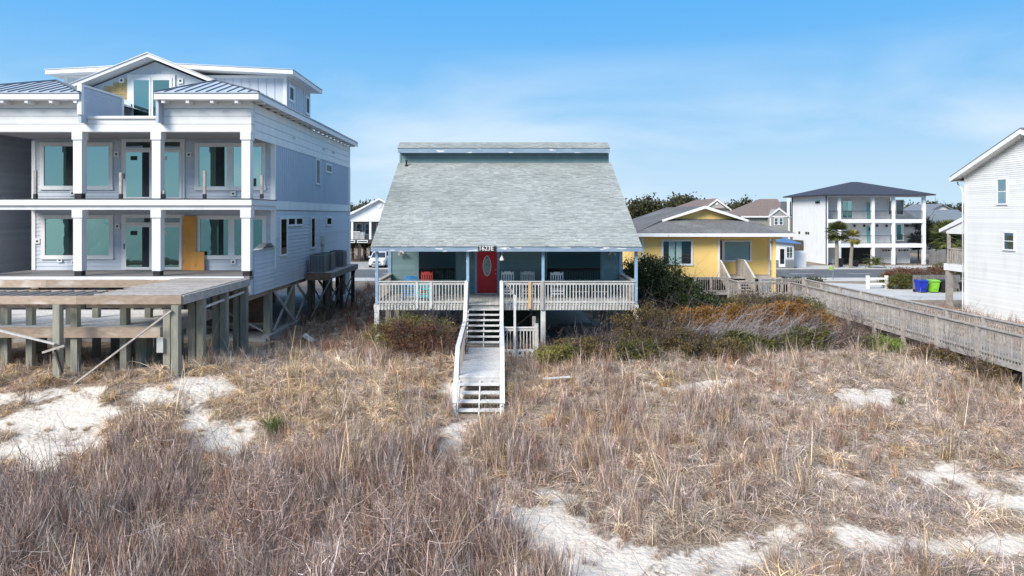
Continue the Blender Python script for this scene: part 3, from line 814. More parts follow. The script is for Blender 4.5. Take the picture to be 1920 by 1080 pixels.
rocking_chair((xx(794.5, 30.6), 30.6, DK), m_tealchair, 'small turquoise chair behind the left porch railing', .82, .52, 4, cat='chair', rock=False, seat=.36)
rocking_chair((xx(799, 32.3), 32.3, DK), m_redchair, 'coral red chair with its back showing over the railing', 1.12, .50, 5)
for px, lb in ((1086, 'low dark bench under the right porch window, the one nearer the rocking chair'), (1123, 'low dark bench under the right porch window, the one nearer the corner')):
    c = Vector((xx(px, 31.8), 31.8, DK)); T = thing('low_bench', lb, 'bench', c, 'low benches on the porch')
    B('seat', T, m_darkwood, c + Vector((-.38, -.2, .36)), c + Vector((.38, .25, .41)))
    B('front_rail', T, m_greychair, c + Vector((-.37, -.225, .27)), c + Vector((.37, -.2, .31)))
    for sx_ in (-.34, .34):
        for sy in (-.17, .21): B('leg', T, m_darkwood, c + Vector((sx_ - .03, sy - .02, 0)), c + Vector((sx_ + .03, sy + .02, .36)))
# ------------------------------------------------------------------ the unfinished pale house on the left
N_ = thing('new_house', 'three storey pale blue-grey house under construction with white columned porches', 'house', (-16.4, 38, .6))
NX0, NX1, NYW, NYC, NYB = -22.2, -10.65, 32.5, 29.5, 48.5
F1, F2, PC1, PC2, FT = 3.75, 7.08, 6.72, 9.97, 11.26
# body
B('wall', N_, m_siding, (NX0, NYW + .02, 2.9), (NX1 - .02, NYB, 11.0))
mb = MB(); lap(mb, (NX0, NYW + .02, 0), (1, 0, 0), (0, -1, 0), NX1 - NX0 - .02, F1, PC1, .185, .026); lap(mb, (NX0, NYW + .02, 0), (1, 0, 0), (0, -1, 0), NX1 - NX0 - .02, F2, PC2, .185, .026)
mb.build('siding', m_siding, N_, kind='stuff')
mb = MB(); lap(mb, (NX1 - .02, NYW + .03, 0), (0, 1, 0), (1, 0, 0), NYB - NYW - .06, 2.9, 6.62, .185, .026)
mb.build('siding', m_siding, N_, kind='stuff')
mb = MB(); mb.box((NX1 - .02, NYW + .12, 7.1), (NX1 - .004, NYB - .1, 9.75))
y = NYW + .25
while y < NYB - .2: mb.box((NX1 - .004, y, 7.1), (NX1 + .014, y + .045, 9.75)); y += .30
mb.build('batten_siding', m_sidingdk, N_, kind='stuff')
# white bands and corner boards
B('band_board', N_, m_white, (NX1 - .01, NYW + .001, 6.62), (NX1 + .05, NYB + .1, 7.05))
for k, (a, b) in enumerate(((9.72, 10.08), (10.085, 10.46), (10.465, 10.84), (10.845, 11.22))): B('frieze_board', N_, m_white, (NX1 - .01, NYC + .19, a), (NX1 + .03 + .004 * k, NYB + .3, b - .012))
for z0, z1 in ((F1 + .01, 6.7), (F2 + .01, 9.9)):
    B('corner_board', N_, m_white, (NX0 - .02, NYW - .03, z0), (NX0 + .16, NYW + .02, z1)); B('corner_board', N_, m_white, (NX1 - .2, NYW - .03, z0), (NX1 + .02, NYW + .10, z1))
B('corner_board', N_, m_white, (NX1 - .1, NYB - .16, 2.9), (NX1 + .03, NYB + .02, 6.6)); B('corner_board', N_, m_white, (NX1 - .1, NYB - .16, 7.06), (NX1 + .03, NYB + .02, 9.7))
B('rear_post', N_, m_white, (NX1 - .5, NYB + .9, .6), (NX1 - .15, NYB + 1.25, 9.8))
# porch floors and ceilings
B('porch_floor', N_, m_deckgrey, (NX0 - .2, NYC - .25, F1 - .16), (NX1 - .03, NYW, F1)); B('porch_fascia', N_, m_white, (NX0 - .2, NYC - .3, F1 - .2), (NX1 - .26, NYC - .26, F1 - .01))
B('porch_floor', N_, m_deckgrey, (NX0 - .2, NYC - .22, F2 - .10), (NX1 + .0, NYW, F2 - .01))
B('porch_fascia', N_, m_white, (NX0 - .2, NYC - .26, 6.79), (NX1 + .06, NYC - .2, F2 - .03)); B('porch_trim', N_, m_black, (NX0 - .2, NYC - .29, F2 - .03), (NX1 + .09, NYC - .19, F2))
B('porch_fascia', N_, m_white, (NX1 + .0, NYC - .199, 6.79), (NX1 + .06, NYW, F2 - .03)); B('porch_trim', N_, m_black, (NX1 - .01, NYC - .189, F2 - .03), (NX1 + .085, NYW, F2))
B('porch_beam', N_, m_white, (NX0 - .2, NYC - .16, 6.60), (NX1 + .01, NYC + .16, 6.785)); B('porch_ceiling', N_, m_ceiling, (NX0 - .15, NYC + .161, 6.72), (NX1 - .21, NYW, 6.97))
B('porch_beam', N_, m_white, (NX1 - .3, NYC + .161, 6.60), (NX1 + .01, NYW, 6.785))
B('porch_ceiling', N_, m_ceiling, (NX0 - .15, NYC + .19, 9.99), (NX1 - .02, NYW, 10.1))
# front frieze boards (balcony gap in the middle)
BX0, BX1 = -17.65, -14.5
for k, (a, b) in enumerate(((9.95, 10.28), (10.285, 10.62), (10.625, 10.94), (10.945, FT))):
    d = .004 * k
    if k < 1: B('frieze_board', N_, m_white, (NX0 - .3, NYC - .2 - d, a), (NX1 + .03, NYC + .188, b - .012))
    else:
        B('frieze_board', N_, m_white, (NX0 - .3, NYC - .2 - d, a), (BX0, NYC + .188, b - .012)); B('frieze_board', N_, m_white, (BX1, NYC - .2 - d, a), (NX1 + .03, NYC + .188, b - .012))
B('parapet_board', N_, m_white, (BX0, NYC - .19, 10.285), (BX1, NYC + .1, 10.50)); B('parapet_cap', N_, m_white, (BX0 + .003, NYC - .27, 10.505), (BX1 - .003, NYC + .18, 10.62))
B('balcony_floor', N_, m_deckgrey, (BX0, NYC + .2, 10.3), (BX1, 33.5, 10.4))
# columns
for x, burnt in ((-22.3, (1, 1)), (-18.09, (1, 1)), (-14.71, (1, 0)), (-10.86, (1, 0))):
    for z0, z1, bt in ((F1, 6.6, burnt[0]), (F2, 9.95, burnt[1])):
        mb = MB(); zb = z0 + (.22 if bt else .005)
        mb.box((x - .185, NYC - .185, zb), (x + .185, NYC + .185, z1)); mb.box((x - .225, NYC - .225, z1 - .34), (x + .225, NYC + .225, z1 + (.0 if z1 < 7 else .0)))
        co = mb.build('column', m_white, N_)
        if bt: B('column_base', co, m_black, (x - .15, NYC - .15, z0 + .002), (x + .15, NYC + .15, z0 + .22))
# knee wall on the right end of the lower porch
B('knee_wall', N_, m_siding, (NX1 - .2, NYC + .19, 2.9), (NX1 - .02, NYW + .0, 4.80))
mb = MB(); lap(mb, (NX1 - .02, NYC + .19, 0), (0, 1, 0), (1, 0, 0), NYW - NYC - .2, 2.9, 4.8, .185, .026); mb.build('siding', m_siding, N_, kind='stuff')
B('knee_wall_cap', N_, m_white, (NX1 - .24, NYC + .19, 4.805), (NX1 + .04, NYW - .04, 4.85))
B('skirt', N_, m_siding, (NX1 - .21, NYC - .1, 2.9), (NX1 - .03, NYC + .185, F1 - .17))
# windows and doors on the porch wall
def wpx(x0, x1, y0, y1, **k):
    a, b = xx(x0, NYW), xx(x1, NYW); c, d = zz(y1, NYW), zz(y0, NYW)
    return window(N_, ((a + b) / 2, NYW - .0, (c + d) / 2), (1, 0, 0), (0, -1, 0), b - a, d - c, **k)
kw = dict(fw=.19, bar=.30, cols=2, proud=.06)
wpx(76, 212, 267, 356, dark=[(.34, .47)], **kw); wpx(366, 498, 268, 357, dark=[(.27, .41)], **kw)
kw['gm'] = m_glasslow; wpx(78, 213, 403, 486, dark=[(.36, .46)], **kw); wpx(369, 500, 404, 486, dark=[(.29, .37)], **kw)
for y0, y1, yt in ((260, 371, 281), (402, 507, 421)):
    a, b = xx(229, NYW), xx(347, NYW); z0, z1, zt = (F2 if y0 < 300 else F1) + .01, zz(y0, NYW), zz(yt, NYW)
    f = B('door_surround', N_, m_white, (a, NYW - .06, z0), (b, NYW + .0, z1))
    for c, d, n in ((a + .16, (a + b) / 2 - .07, 1), ((a + b) / 2 + .07, b - .16, 0)):
        B('transom_pane', f, m_glassdk, (c + .06, NYW - .068, zt + .1), (d - .06, NYW - .05, z1 - .17))
        B('sliding_door', f, m_white, (c - .04, NYW - .10, z0 + .02), (d + .04, NYW - .061, zt))
        B('pane', f, m_glass if y0 < 300 else m_glasslow, (c + .09, NYW - .108, z0 + .14), (d - .09, NYW - .09, zt - .12))
        B('dark_room_sheet', f, m_dark, (d - .42 if n else c + .10, NYW - .112, z0 + .15), (d - .1 if n else c + .18, NYW - .1, zt - .13))  # dark strip laid on the pane for the unlit room behind
        B('sticker', f, m_paper if n == 0 else m_black, (c + .3, NYW - .116, zt - .5), (c + .62, NYW - .109, zt - .3))
    B('handle', f, m_black, (a + .14, NYW - .14, z0 + 1.0), (a + .17, NYW - .1, z0 + 1.25))
# utility boxes left for lamps and sockets
for px, py in ((219, 289), (355, 290), (137, 362), (438, 363), (221, 424), (71, 452), (139, 492), (438, 491), (113, 487)):
    X, Z = xx(px, NYW), zz(py, NYW); o = B('lamp_box', N_, m_white, (X - .12, NYW - .06, Z - .12), (X + .12, NYW - .0, Z + .12))
    B('opening', o, m_black, (X - .05, NYW - .064, Z - .05), (X + .05, NYW - .05, Z + .04))
# bare railing posts on the upper porch
for px, h in ((67, 1.22), (227, 1.12), (384, 1.2), (491, 1.0), (307, .35)):
    X = xx(px, NYC - .05); B('railing_post', N_, m_wood, (X - .055, NYC - .12, F2 + .2), (X + .055, NYC - .01, F2 + h)); B('post_base', N_, m_black, (X - .065, NYC - .13, F2 + .001), (X + .065, NYC + .0, F2 + .199))
# windows on the right flank: (front Y, back Y, low z, high z)
for y0, y1, z0, z1 in ((33.25, 34.25, 4.4, 6.2), (34.45, 35.65, 5.85, 6.22), (35.8, 37.0, 5.85, 6.22), (38.7, 39.5, 4.5, 6.2), (42.2, 43.4, 5.75, 6.2), (39.7, 40.5, 8.2, 9.62), (42.1, 43.4, 9.05, 9.5)):
    window(N_, (NX1 - .0, (y0 + y1) / 2, (z0 + z1) / 2), (0, 1, 0), (1, 0, 0), y1 - y0 + .12, z1 - z0 + .12, fw=.10, gm=m_glassdk, proud=.05)
for y in (41.2, 35.2, 43.6): B('soffit_lamp', N_, m_white, (NX1 + .04, y, 10.3), (NX1 + .2, y + .16, 10.42))
B('conduit', N_, m_greychair, (NX1 - .002, 41.0, 3.2), (NX1 + .06, 41.12, 4.9)); B('conduit', N_, m_greychair, (NX1 - .002, 41.3, 3.2), (NX1 + .06, 41.38, 4.9)); B('meter_box', N_, m_greychair, (NX1 - .002, 40.9, 4.6), (NX1 + .14, 41.45, 5.1))
# main eaves, metal roofs
EX, EY, EZ = -10.1, 28.7, 11.24
def eave(x0, x1): B('eave_fascia', N_, m_white, (x0, EY, EZ), (x1, EY + .05, EZ + .25)); B('drip_edge', N_, m_seam, (x0 - .02, EY - .03, EZ + .251), (x1 + .02, EY + .1, EZ + .275)); B('soffit', N_, m_white, (x0, EY + .051, EZ + .0), (x1, NYC - .22, EZ + .03))
eave(NX0 - .6, BX0); eave(BX1, EX)
B('eave_fascia', N_, m_white, (EX - .05, EY + .051, EZ), (EX, NYB + .5, EZ + .25)); B('drip_edge', N_, m_seam, (EX - .08, EY + .101, EZ + .251), (EX + .03, NYB + .5, EZ + .275))
B('soffit', N_, m_white, (NX1 + .05, EY + .06, EZ + .1), (EX - .051, NYB + .4, EZ + .13))
for x in [BX1 + .35 + k * 1.03 for k in range(4)] + [BX0 - .2 - k * 1.03 for k in range(5)]: B('rafter_tail', N_, m_white, (x - .07, EY + .06, EZ - .14), (x + .07, NYC - .22, EZ - .002))
for k in range(20): B('rafter_tail', N_, m_white, (NX1 + .05, 29.6 + k * .98, EZ - .06), (EX - .06, 29.74 + k * .98, EZ + .099))
ZE = EZ + .276
A1, A2 = (-13.3, 32.1, 12.67), (-20.8, 32.1, 12.67)
def metal(poly, axis, sp, back=False):
    lo = min(p[axis] for p in poly); hi = max(p[axis] for p in poly); a = lo
    while a < hi - .02:
        q = clip_u(poly, axis, a, min(a + sp, hi))
        if len(q) >= 3:
            mb = MB(); mb.prism(q, (0, 0, .025)); po = mb.build('roof_panel', m_metalroof, N_)
            e = [p for p in q if abs(p[axis] - a) < 1e-4]
            if len(e) == 2 and (Vector(e[0]) - Vector(e[1])).length > .1:
                BM('seam', po, m_seam, Vector(e[0]) + Vector((0, 0, .045)), Vector(e[1]) + Vector((0, 0, .045)), .035, .05)
        a += sp
c0 = (BX1, EY, ZE); c1 = (EX + .02, EY, ZE)
metal([c0, c1, A1], 0, .44)
metal([c1, (EX + .02, NYB + .5, ZE), (A1[0], NYB - 2.5, A1[2]), A1], 1, .6)
metal([(BX1, 33.5, ZE), c0, A1, (A1[0], 33.5, A1[2])], 1, .6)
metal([(-24.6, EY, ZE), (BX0, EY, ZE), A2], 0, .44)
metal([(BX0, EY, ZE), (BX0, 33.5, ZE), (A2[0], 33.5, A2[2]), A2], 1, .6)
metal([(-24.6, EY, ZE), A2, (A2[0], NYB - 2.5, A2[2]), (-24.6, NYB + .5, ZE)], 1, .6)
for p, q in ((c0, A1), (c1, A1), ((BX0, EY, ZE), A2), ((-24.6, EY, ZE), A2)): BM('hip_cap', N_, m_seam, Vector(p) + Vector((0, 0, .05)), Vector(q) + Vector((0, 0, .05)), .10, .05)
B('roof_deck', N_, m_metalroof, (A2[0], 33.4, 11.0), (A1[0], NYB, 12.0))
for x, s in ((BX0, -1), (BX1, 1)):
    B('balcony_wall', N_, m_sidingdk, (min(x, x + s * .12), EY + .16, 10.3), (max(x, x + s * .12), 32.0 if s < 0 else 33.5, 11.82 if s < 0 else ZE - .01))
B('balcony_wall_cap', N_, m_white, (BX0 - .15, EY + .12, 11.83), (BX0 + .04, 32.05, 11.92)); B('balcony_post', N_, m_white, (BX0 - .14, EY + .1, 10.62), (BX0 + .05, EY + .28, 11.825)); B('balcony_post', N_, m_white, (BX0 - .14, 31.9, 10.4), (BX0 + .05, 32.08, 11.825))
# gable with the balcony door
GY, GX, GP, GH, GE = 33.5, -16.85, 7.74 + ZC, 3.6, 6.28 + ZC
gp = lambda x: GP - abs(x - GX) * (GP - GE) / GH
mb = MB(); mb.prism([(GX - 3.4, GY, 10.3), (GX + 3.4, GY, 10.3), (GX + 3.4, GY, gp(GX + 3.4) - .25), (GX, GY, GP - .25), (GX - 3.4, GY, gp(GX - 3.4) - .25)], (0, .3, 0)); mb.build('gable_wall', m_siding, N_)
mb = MB(); lap(mb, (GX - 3.4, GY, 0), (1, 0, 0), (0, -1, 0), 6.8, 10.4, 11.55, .185); mb.build('siding', m_siding, N_, kind='stuff')
for s in (-1, 1):
    mb = MB(); a, b = (GX, 32.75, GP), (GX + s * (GH + .15), 32.75, GE - .06)
    mb.prism([a, b, (b[0], b[1], b[2] - .16), (a[0], a[1], a[2] - .17)], (0, .06, 0)); mb.build('rake_board', m_white, N_)
    mb = MB(); mb.prism([(a[0], 32.7, a[2] + .04), (b[0] + s * .05, 32.7, b[2] + .02), (b[0] + s * .05, 32.7, b[2] + .001), (a[0], 32.7, a[2] + .001)], (0, 6.5, 0)); mb.build('gable_roof', m_white, N_)
    mb = MB(); mb.prism([(a[0], 32.811, a[2] - .02), (b[0], 32.811, b[2] - .02), (b[0], 32.811, b[2] - .14), (a[0], 32.811, a[2] - .14)], (0, 5.8, 0)); mb.build('gable_soffit', m_white, N_)
for k in range(11):
    x = GX - 1.25 + k * .25; B('batten', N_, m_siding, (x - .02, GY - .02, 13.30), (x + .02, GY - .001, gp(x) - .6 if gp(x) - .6 > 13.34 else 13.34))
# unpainted cedar shingles left of the door
dx0, dx1 = xx(240, GY), xx(329, GY)
r = 0; z = 11.56
while z < 13.3:
    x = GX - 3.3 + (.09 if r % 2 else 0)
    while x < dx0 - .02:
        w_ = random.uniform(.2, .36); x2 = min(x + w_ - .012, dx0 - .005); top = min(gp(x), gp(x2)) - .40
        if z + .14 < top and x2 - x > .05:
            mb = MB(); h_ = min(z + .21, top); mb.hexa([(x, GY - .028, z), (x2, GY - .028, z), (x2, GY - .001, z), (x, GY - .001, z), (x, GY - .012, h_), (x2, GY - .012, h_), (x2, GY - .001, h_), (x, GY - .001, h_)]); mb.build('shingle', m_tan, N_)
        x += w_
    z += .185; r += 1
ds = B('door_surround', N_, m_white, (dx0, GY - .07, 10.42), (dx1, GY - .001, zz(140, GY)))
for a, b, g_ in ((dx0 + .28, (dx0 + dx1) / 2 - .03, m_glass), ((dx0 + dx1) / 2 + .06, dx1 - .2, m_glass)):
    B('sliding_door', ds, m_white, (a - .07, GY - .11, 10.45), (b + .07, GY - .071, zz(146, GY))); B('pane', ds, g_, (a + .06, GY - .118, 10.6), (b - .06, GY - .1, zz(151, GY)))
B('handle', ds, m_black, (dx0 + .22, GY - .15, 11.5), (dx0 + .25, GY - .11, 11.8))
for px, py in ((229, 151), (339, 152)):
    X, Z = xx(px, GY), zz(py, GY); o = B('lamp_box', N_, m_white, (X - .13, GY - .06, Z - .13), (X + .13, GY - .03, Z + .13)); B('opening', o, m_black, (X - .05, GY - .065, Z - .05), (X + .05, GY - .05, Z + .05))
# upper block behind the gable with its low roof
UX0, UX1, UY0, UY1, UZ = -22.9, -11.2, 36.0, 40.6, 13.70
B('upper_wall', N_, m_siding, (UX0, UY0, 11.3), (UX1, UY1, UZ + .05))
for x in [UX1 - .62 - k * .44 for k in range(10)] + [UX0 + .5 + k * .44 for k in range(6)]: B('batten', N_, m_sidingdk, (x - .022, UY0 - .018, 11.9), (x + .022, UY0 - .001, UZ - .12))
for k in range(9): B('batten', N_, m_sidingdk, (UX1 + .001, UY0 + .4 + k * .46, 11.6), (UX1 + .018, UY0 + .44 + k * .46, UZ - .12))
for x in (UX0, UX1 - .16): B('corner_board', N_, m_white, (x, UY0 - .035, 11.6), (x + .19, UY0 - .001, UZ - .0))
B('frieze_board', N_, m_white, (UX0 + .2, UY0 - .03, UZ - .12), (UX1 - .17, UY0 - .002, UZ + .02)); B('frieze_board', N_, m_white, (UX1 + .002, UY0, UZ - .11), (UX1 + .03, UY1, UZ + .01))
for y0, y1, z0, z1 in ((36.35, 37.25, 12.45, 13.35), (39.5, 40.3, 12.2, 13.3)): window(N_, (UX1 + .002, (y0 + y1) / 2, (z0 + z1) / 2), (0, 1, 0), (1, 0, 0), y1 - y0, z1 - z0, fw=.13, gm=m_glassdk, proud=.055)
uc = (UX0 + UX1) / 2
for s in (-1, 1):
    xe = uc + s * ((UX1 - UX0) / 2 + .55)
    mb = MB(); mb.prism([(uc, UY0 - .7, UZ + .50), (xe, UY0 - .7, UZ + .18), (xe, UY0 - .7, UZ - .04), (uc, UY0 - .7, UZ + .28)], (0, UY1 - UY0 + 1.3, 0)); mb.build('upper_roof', m_white, N_)
    mb = MB(); mb.prism([(uc, UY0 - .74, UZ + .545), (xe + s * .04, UY0 - .74, UZ + .21), (xe + s * .04, UY0 - .74, UZ + .185), (uc, UY0 - .74, UZ + .505)], (0, UY1 - UY0 + 1.38, 0)); mb.build('roof_sheet', m_white if s < 0 else m_metalroof, N_)
# piles, ground beams and bracing under the house
for x in (-10.95, -14.6, -18.3, -21.9):
    for y in (29.4, 32.4, 36.0, 40.0, 44.2, 48.2):
        if x == -10.95 and y == 29.4: continue
        B('pile', N_, m_pile, (x - .16, y - .16, .2), (x + .16, y + .16, 2.95))
    B('girder', N_, m_lumber, (x - .12, 29.3, 2.66), (x + .12, 48.3, 2.899))
B('ground_beam', N_, m_concdk, (-10.98, 31.6, .3), (-10.6, 50.2, .78))
for y0, y1 in ((32.4, 36), (36, 40), (40, 44.2)):
    BM('brace', N_, m_wood, (-10.76, y0 + .2, .8), (-10.76, y1 - .2, 2.7), .05, .16); BM('brace', N_, m_wood, (-10.70, y0 + .2, 2.7), (-10.70, y1 - .2, .8), .05, .16)
BM('brace', N_, m_wood, (-14.4, 32.2, 2.6), (-11.1, 32.2, .9), .16, .05)
B('storage_wall', N_, m_cedarwood, (-14.2, 33.6, .66), (-11.4, 33.7, 2.6))
for x0, x1, z, y in ((-13.6, -10.9, 1.05, 32.9), (-14.2, -11.2, .85, 33.2), (-18.1, -14.8, 1.2, 33.0)): B('stacked_board', N_, m_wood, (x0, y, z), (x1, y + .14, z + .12))

# loose things on and around it
o = B('plywood_sheet', None, m_ply, (xx(342, NYW - .15), NYW - .16, F1 + .005), (xx(368, NYW - .15), NYW - .135, zz(405, NYW - .15))); tag(o, 'tall orange plywood sheet leaning beside the lower sliding door', 'plywood')
o = B('plywood_sheet', None, m_ply, (xx(358, NYW - .2), NYW - .20, F1 + .005), (xx(383, NYW - .2), NYW - .175, zz(472, NYW - .2))); tag(o, 'short orange plywood offcut in front of the tall sheet', 'plywood')
t = thing('shingle_stack', 'small grey stack of roofing pieces on the porch knee wall', 'shingle stack', (NX1 - .1, 31.4, 4.86))
for k in range(5): B('roofing_piece', t, m_ac, (NX1 - .3 + .02 * k, 30.6 + .12 * k, 4.855 + .045 * k), (NX1 + .1 - .03 * (k % 2), 32.2 - .1 * k, 4.855 + .045 * k + .035))
# air conditioners on their platform
P_ = thing('equipment_platform', 'brown timber platform on braced posts beside the pale house', 'platform', (-9.9, 40.7, .5))
px0, px1, py0, py1, pz = -10.58, -9.15, 37.4, 44.2, 3.20
for k in range(int((px1 - px0) / .145) + 1): B('deck_board', P_, m_wood, (px0 + k * .145, py0, pz - .04), (min(px0 + k * .145 + .138, px1), py1, pz))
B('rim_board', P_, m_cedarwood, (px0, py0 - .045, pz - .42), (px1 + .0, py0 - .001, pz - .005)); B('rim_board', P_, m_wood, (px1 + .001, py0 - .04, pz - .32), (px1 + .05, py1, pz - .005))
for k in range(7): B('joist', P_, m_darkwood, (px0 + .02, py0 + .4 + k, pz - .28), (px1 - .02, py0 + .46 + k, pz - .045))
for y in (37.55, 40.8, 44.0):
    B('post', P_, m_darkwood, (-10.5, y - .1, .3), (-10.3, y + .1, pz - .29)); B('post', P_, m_darkwood, (-9.5, y - .1, .3), (-9.3, y + .1, pz - .29))
    BM('brace', P_, m_wood, (-10.35, y - .13, .6), (-9.2, y - .13, pz - .35), .05, .18, (0, 1, 0)); BM('brace', P_, m_darkwood, (-9.4, y + .13, .9), (-10.4, y + .13, pz - .5), .05, .15, (0, 1, 0))
for y in (37.7, 41.0): BM('brace', P_, m_darkwood, (-9.25, y, .7), (-9.25, y + 2.9, pz - .4), .05, .15)
def air_conditioner(x, y, lb, s=.84, h=.98):
    t = thing('air_conditioner', lb, 'air conditioner', (x, y, pz), 'air conditioners on the platform'); r = s / 2
    B('base_pan', t, m_ac, (x - r, y - r, pz + .003), (x + r, y + r, pz + .05)); B('coil', t, m_black, (x - r + .05, y - r + .05, pz + .051), (x + r - .05, y + r - .05, pz + h - .06))
    for k in range(11):
        a = -r + .02 + k * (s - .04) / 10
        for q in ((x + a, y - r + .01), (x + a, y + r - .01), (x - r + .01, y + a), (x + r - .01, y + a)): B('louvre', t, m_ac, (q[0] - .022, q[1] - .022, pz + .05), (q[0] + .022, q[1] + .022, pz + h - .06))
    B('top_panel', t, m_ac, (x - r, y - r, pz + h - .06), (x + r, y + r, pz + h))
    mb = MB(); mb.lathe((x, y, pz + h + .001), [(.34, 0), (.34, .02), (.1, .04), (.0, .04)], 14); mb.build('fan_grille', m_grate, t)
air_conditioner(-9.98, 37.95, 'grey air conditioner at the front end of the timber platform')
air_conditioner(-9.95, 39.35, 'grey air conditioner half hidden behind the front one')
air_conditioner(-9.85, 41.9, 'grey air conditioner at the far end of the timber platform')

# ------------------------------------------------------------------ open timber deck frame in front of it
D = thing('deck_frame', 'unfinished timber deck frame on tall posts in front of the pale house', 'deck', (-16, 26, .7))
DX0, DX1, DY0, DY1, DT = -25.5, -10.68, 23.0, 29.18, 3.66
for x0, x1 in ((DX0, -18.9), (-18.895, -14.2), (-14.195, DX1)):
    B('rim_beam', D, m_lumber, (x0, DY0 - .05, DT - .28), (x1, DY0 + .05, DT - random.uniform(0, .012)))
    B('rim_beam', D, m_lumber, (x0, 28.50, DT - .31), (min(x1, -13.5), 28.58, DT - random.uniform(0, .01)))
    B('carrier_beam', D, m_lumber, (x0 + .1, DY0 + .32, DT - .46), (x1 - .2, DY0 + .42, DT - .285)); B('carrier_beam', D, m_lumber, (x0, 24.74, DT - .30), (min(x1, -13.5), 24.82, DT - .01))
B('rim_beam', D, m_wood, (DX1 - .05, DY0 + .051, DT - .30), (DX1 + .05, DY1, DT))
x = DX0 + .2
while x < -13.6: B('joist', D, m_wood, (x, DY0 + .051, DT - .24), (x + .05, 24.739, DT - .004 - random.uniform(0, .01))); x += .41
for x in (-13.5, -12.6, -11.7): B('joist', D, m_wood, (x, DY0 + .051, DT - .26), (x + .06, DY1 - .02, DT - .002))
y = DY0 + .06
while y < DY1 - .15:
    if random.random() < .93: B('deck_board', D, m_wood, (-13.42 - random.uniform(0, .35), y, DT + .001), (DX1 - .06, y + .135, DT + .032))
    y += .152
for k in range(9):
    x0 = -22.5 + k * 1.25; o = B('loose_board', D, m_wood, (x0, 28.62 + .05 * (k % 3), DT - .05), (x0 + 2.1 - .4 * (k % 3), 28.74 + .05 * (k % 3), DT - .012))
def dpost(x, y, top=DT - .285, w=.225, zb=-.1, m=None): B('post', D, m or m_pile, (x - w / 2, y - w / 2, zb), (x + w / 2, y + w / 2, top))
dpost(xx(58, 24.4), 24.4, DT - .47, .22); dpost(xx(109, 23.0), 23.0, w=.23); dpost(xx(142, 24.0), 24.0, DT - .47, .23); dpost(xx(234, 24.4), 24.4, DT - .47, .23)
dpost(xx(315, 23.3), 23.3, DT - .47, .23); dpost(DX1 - .16, 22.95, DT - .31, .24); dpost(xx(12, 24.4), 24.4, DT - .47, .22)
for y in (24.8, 26.9, 29.0): dpost(DX1 - .12, y, DT - .31, .25); dpost(DX1 - .48, y + .12, DT - .31, .25)
for y in (24.55, 26.15, 28.7):
    for x in (-22.4, -19.6, -17.9, -15.4, -13.4): dpost(x, y, DT - .47, .22)
BM('brace', D, m_wood, (xx(140, 22.78), 22.78, .75), (xx(322, 22.78), 22.78, zz(582, 22.78)), .05, .12, (0, 1, 0))
BM('brace', D, m_woodlt, (-18.6, 22.78, 3.0), (xx(103, 22.78), 22.78, zz(645, 22.78)), .05, .10, (0, 1, 0))
BM('brace', D, m_wood, (xx(80, 22.72), 22.72, zz(661, 22.72)), (xx(121, 22.72), 22.72, zz(648, 22.72)), .07, .07)
BM('brace', D, m_darkwood, (xx(103, 22.8), 22.8, zz(655, 22.8)), (xx(116, 22.8), 22.8, zz(700, 22.8)), .05, .09, (0, 1, 0))
BM('brace', D, m_woodlt, (DX1 - .1, 24.9, 3.0), (DX1 - .1, 28.9, 3.12), .06, .08)
o = B('junction_box', D, m_greychair, (xx(294, 23.1), 23.08, zz(661, 23.1)), (xx(306, 23.1), 23.3, zz(634, 23.1)))
# the lower platform under it
Q = thing('lower_platform', 'low grey board platform beneath the unfinished deck frame', 'platform', (-18, 26, .7))
QX1, QY0, QY1, QT = -11.85, 23.85, 28.3, 2.46
y = QY0
while y < QY1 - .05: B('deck_board', Q, m_woodlt, (DX0, y, QT - .04), (QX1, y + .138, QT - random.uniform(0, .006))); y += .147
B('rim_board', Q, m_lumber, (DX0, QY0 - .055, QT - .36), (-14.0, QY0 - .005, QT + .002)); B('rim_board', Q, m_lumber, (-13.995, QY0 - .055, QT - .36), (QX1 + .05, QY0 - .005, QT)); B('rim_board', Q, m_lumber, (QX1 + .001, QY0, QT - .36), (QX1 + .05, QY1, QT))
for x in (-24, -21.2, -18.6, -15.6, -13.2):
    for y in (25.2, 27.8): B('post', Q, m_pile, (x - .13, y - .13, .2), (x + .13, y + .13, QT - .045))
for k in range(12): B('joist', Q, m_darkwood, (DX0 + .5 + k * 1.1, QY0, QT - .3), (DX0 + .55 + k * 1.1, QY1, QT - .041))

# ------------------------------------------------------------------ grey neighbour at the far left edge
G = thing('grey_house', 'grey lap sided house at the left edge behind the unfinished deck', 'house', (-30, 40, .6))
B('wall', G, m_greysid, (-36, 30.5, 1.2), (-25.02, 50, 11.6))
mb = MB(); lap(mb, (-25.02, 30.5, 0), (0, 1, 0), (1, 0, 0), 19.5, 1.2, 11.6, .17, .026); mb.build('siding', m_greysid, G, kind='stuff')
mb = MB(); mb.prism([(-36.6, 29.9, 11.61), (-24.5, 29.9, 11.61), (-30.5, 29.9, 12.3)], (0, 20.6, 0)); mb.build('roof', m_roofgrey, G)
for y in (30.6, 49.9): B('corner_board', G, m_white, (-25.03, y - .1, 1.2), (-24.98, y + .08, 11.58))
for x in (-35.6, -30.5, -25.4):
    for y in (31, 40, 49.5): B('pile', G, m_pile, (x - .15, y - .15, .1), (x + .15, y + .15, 1.2))
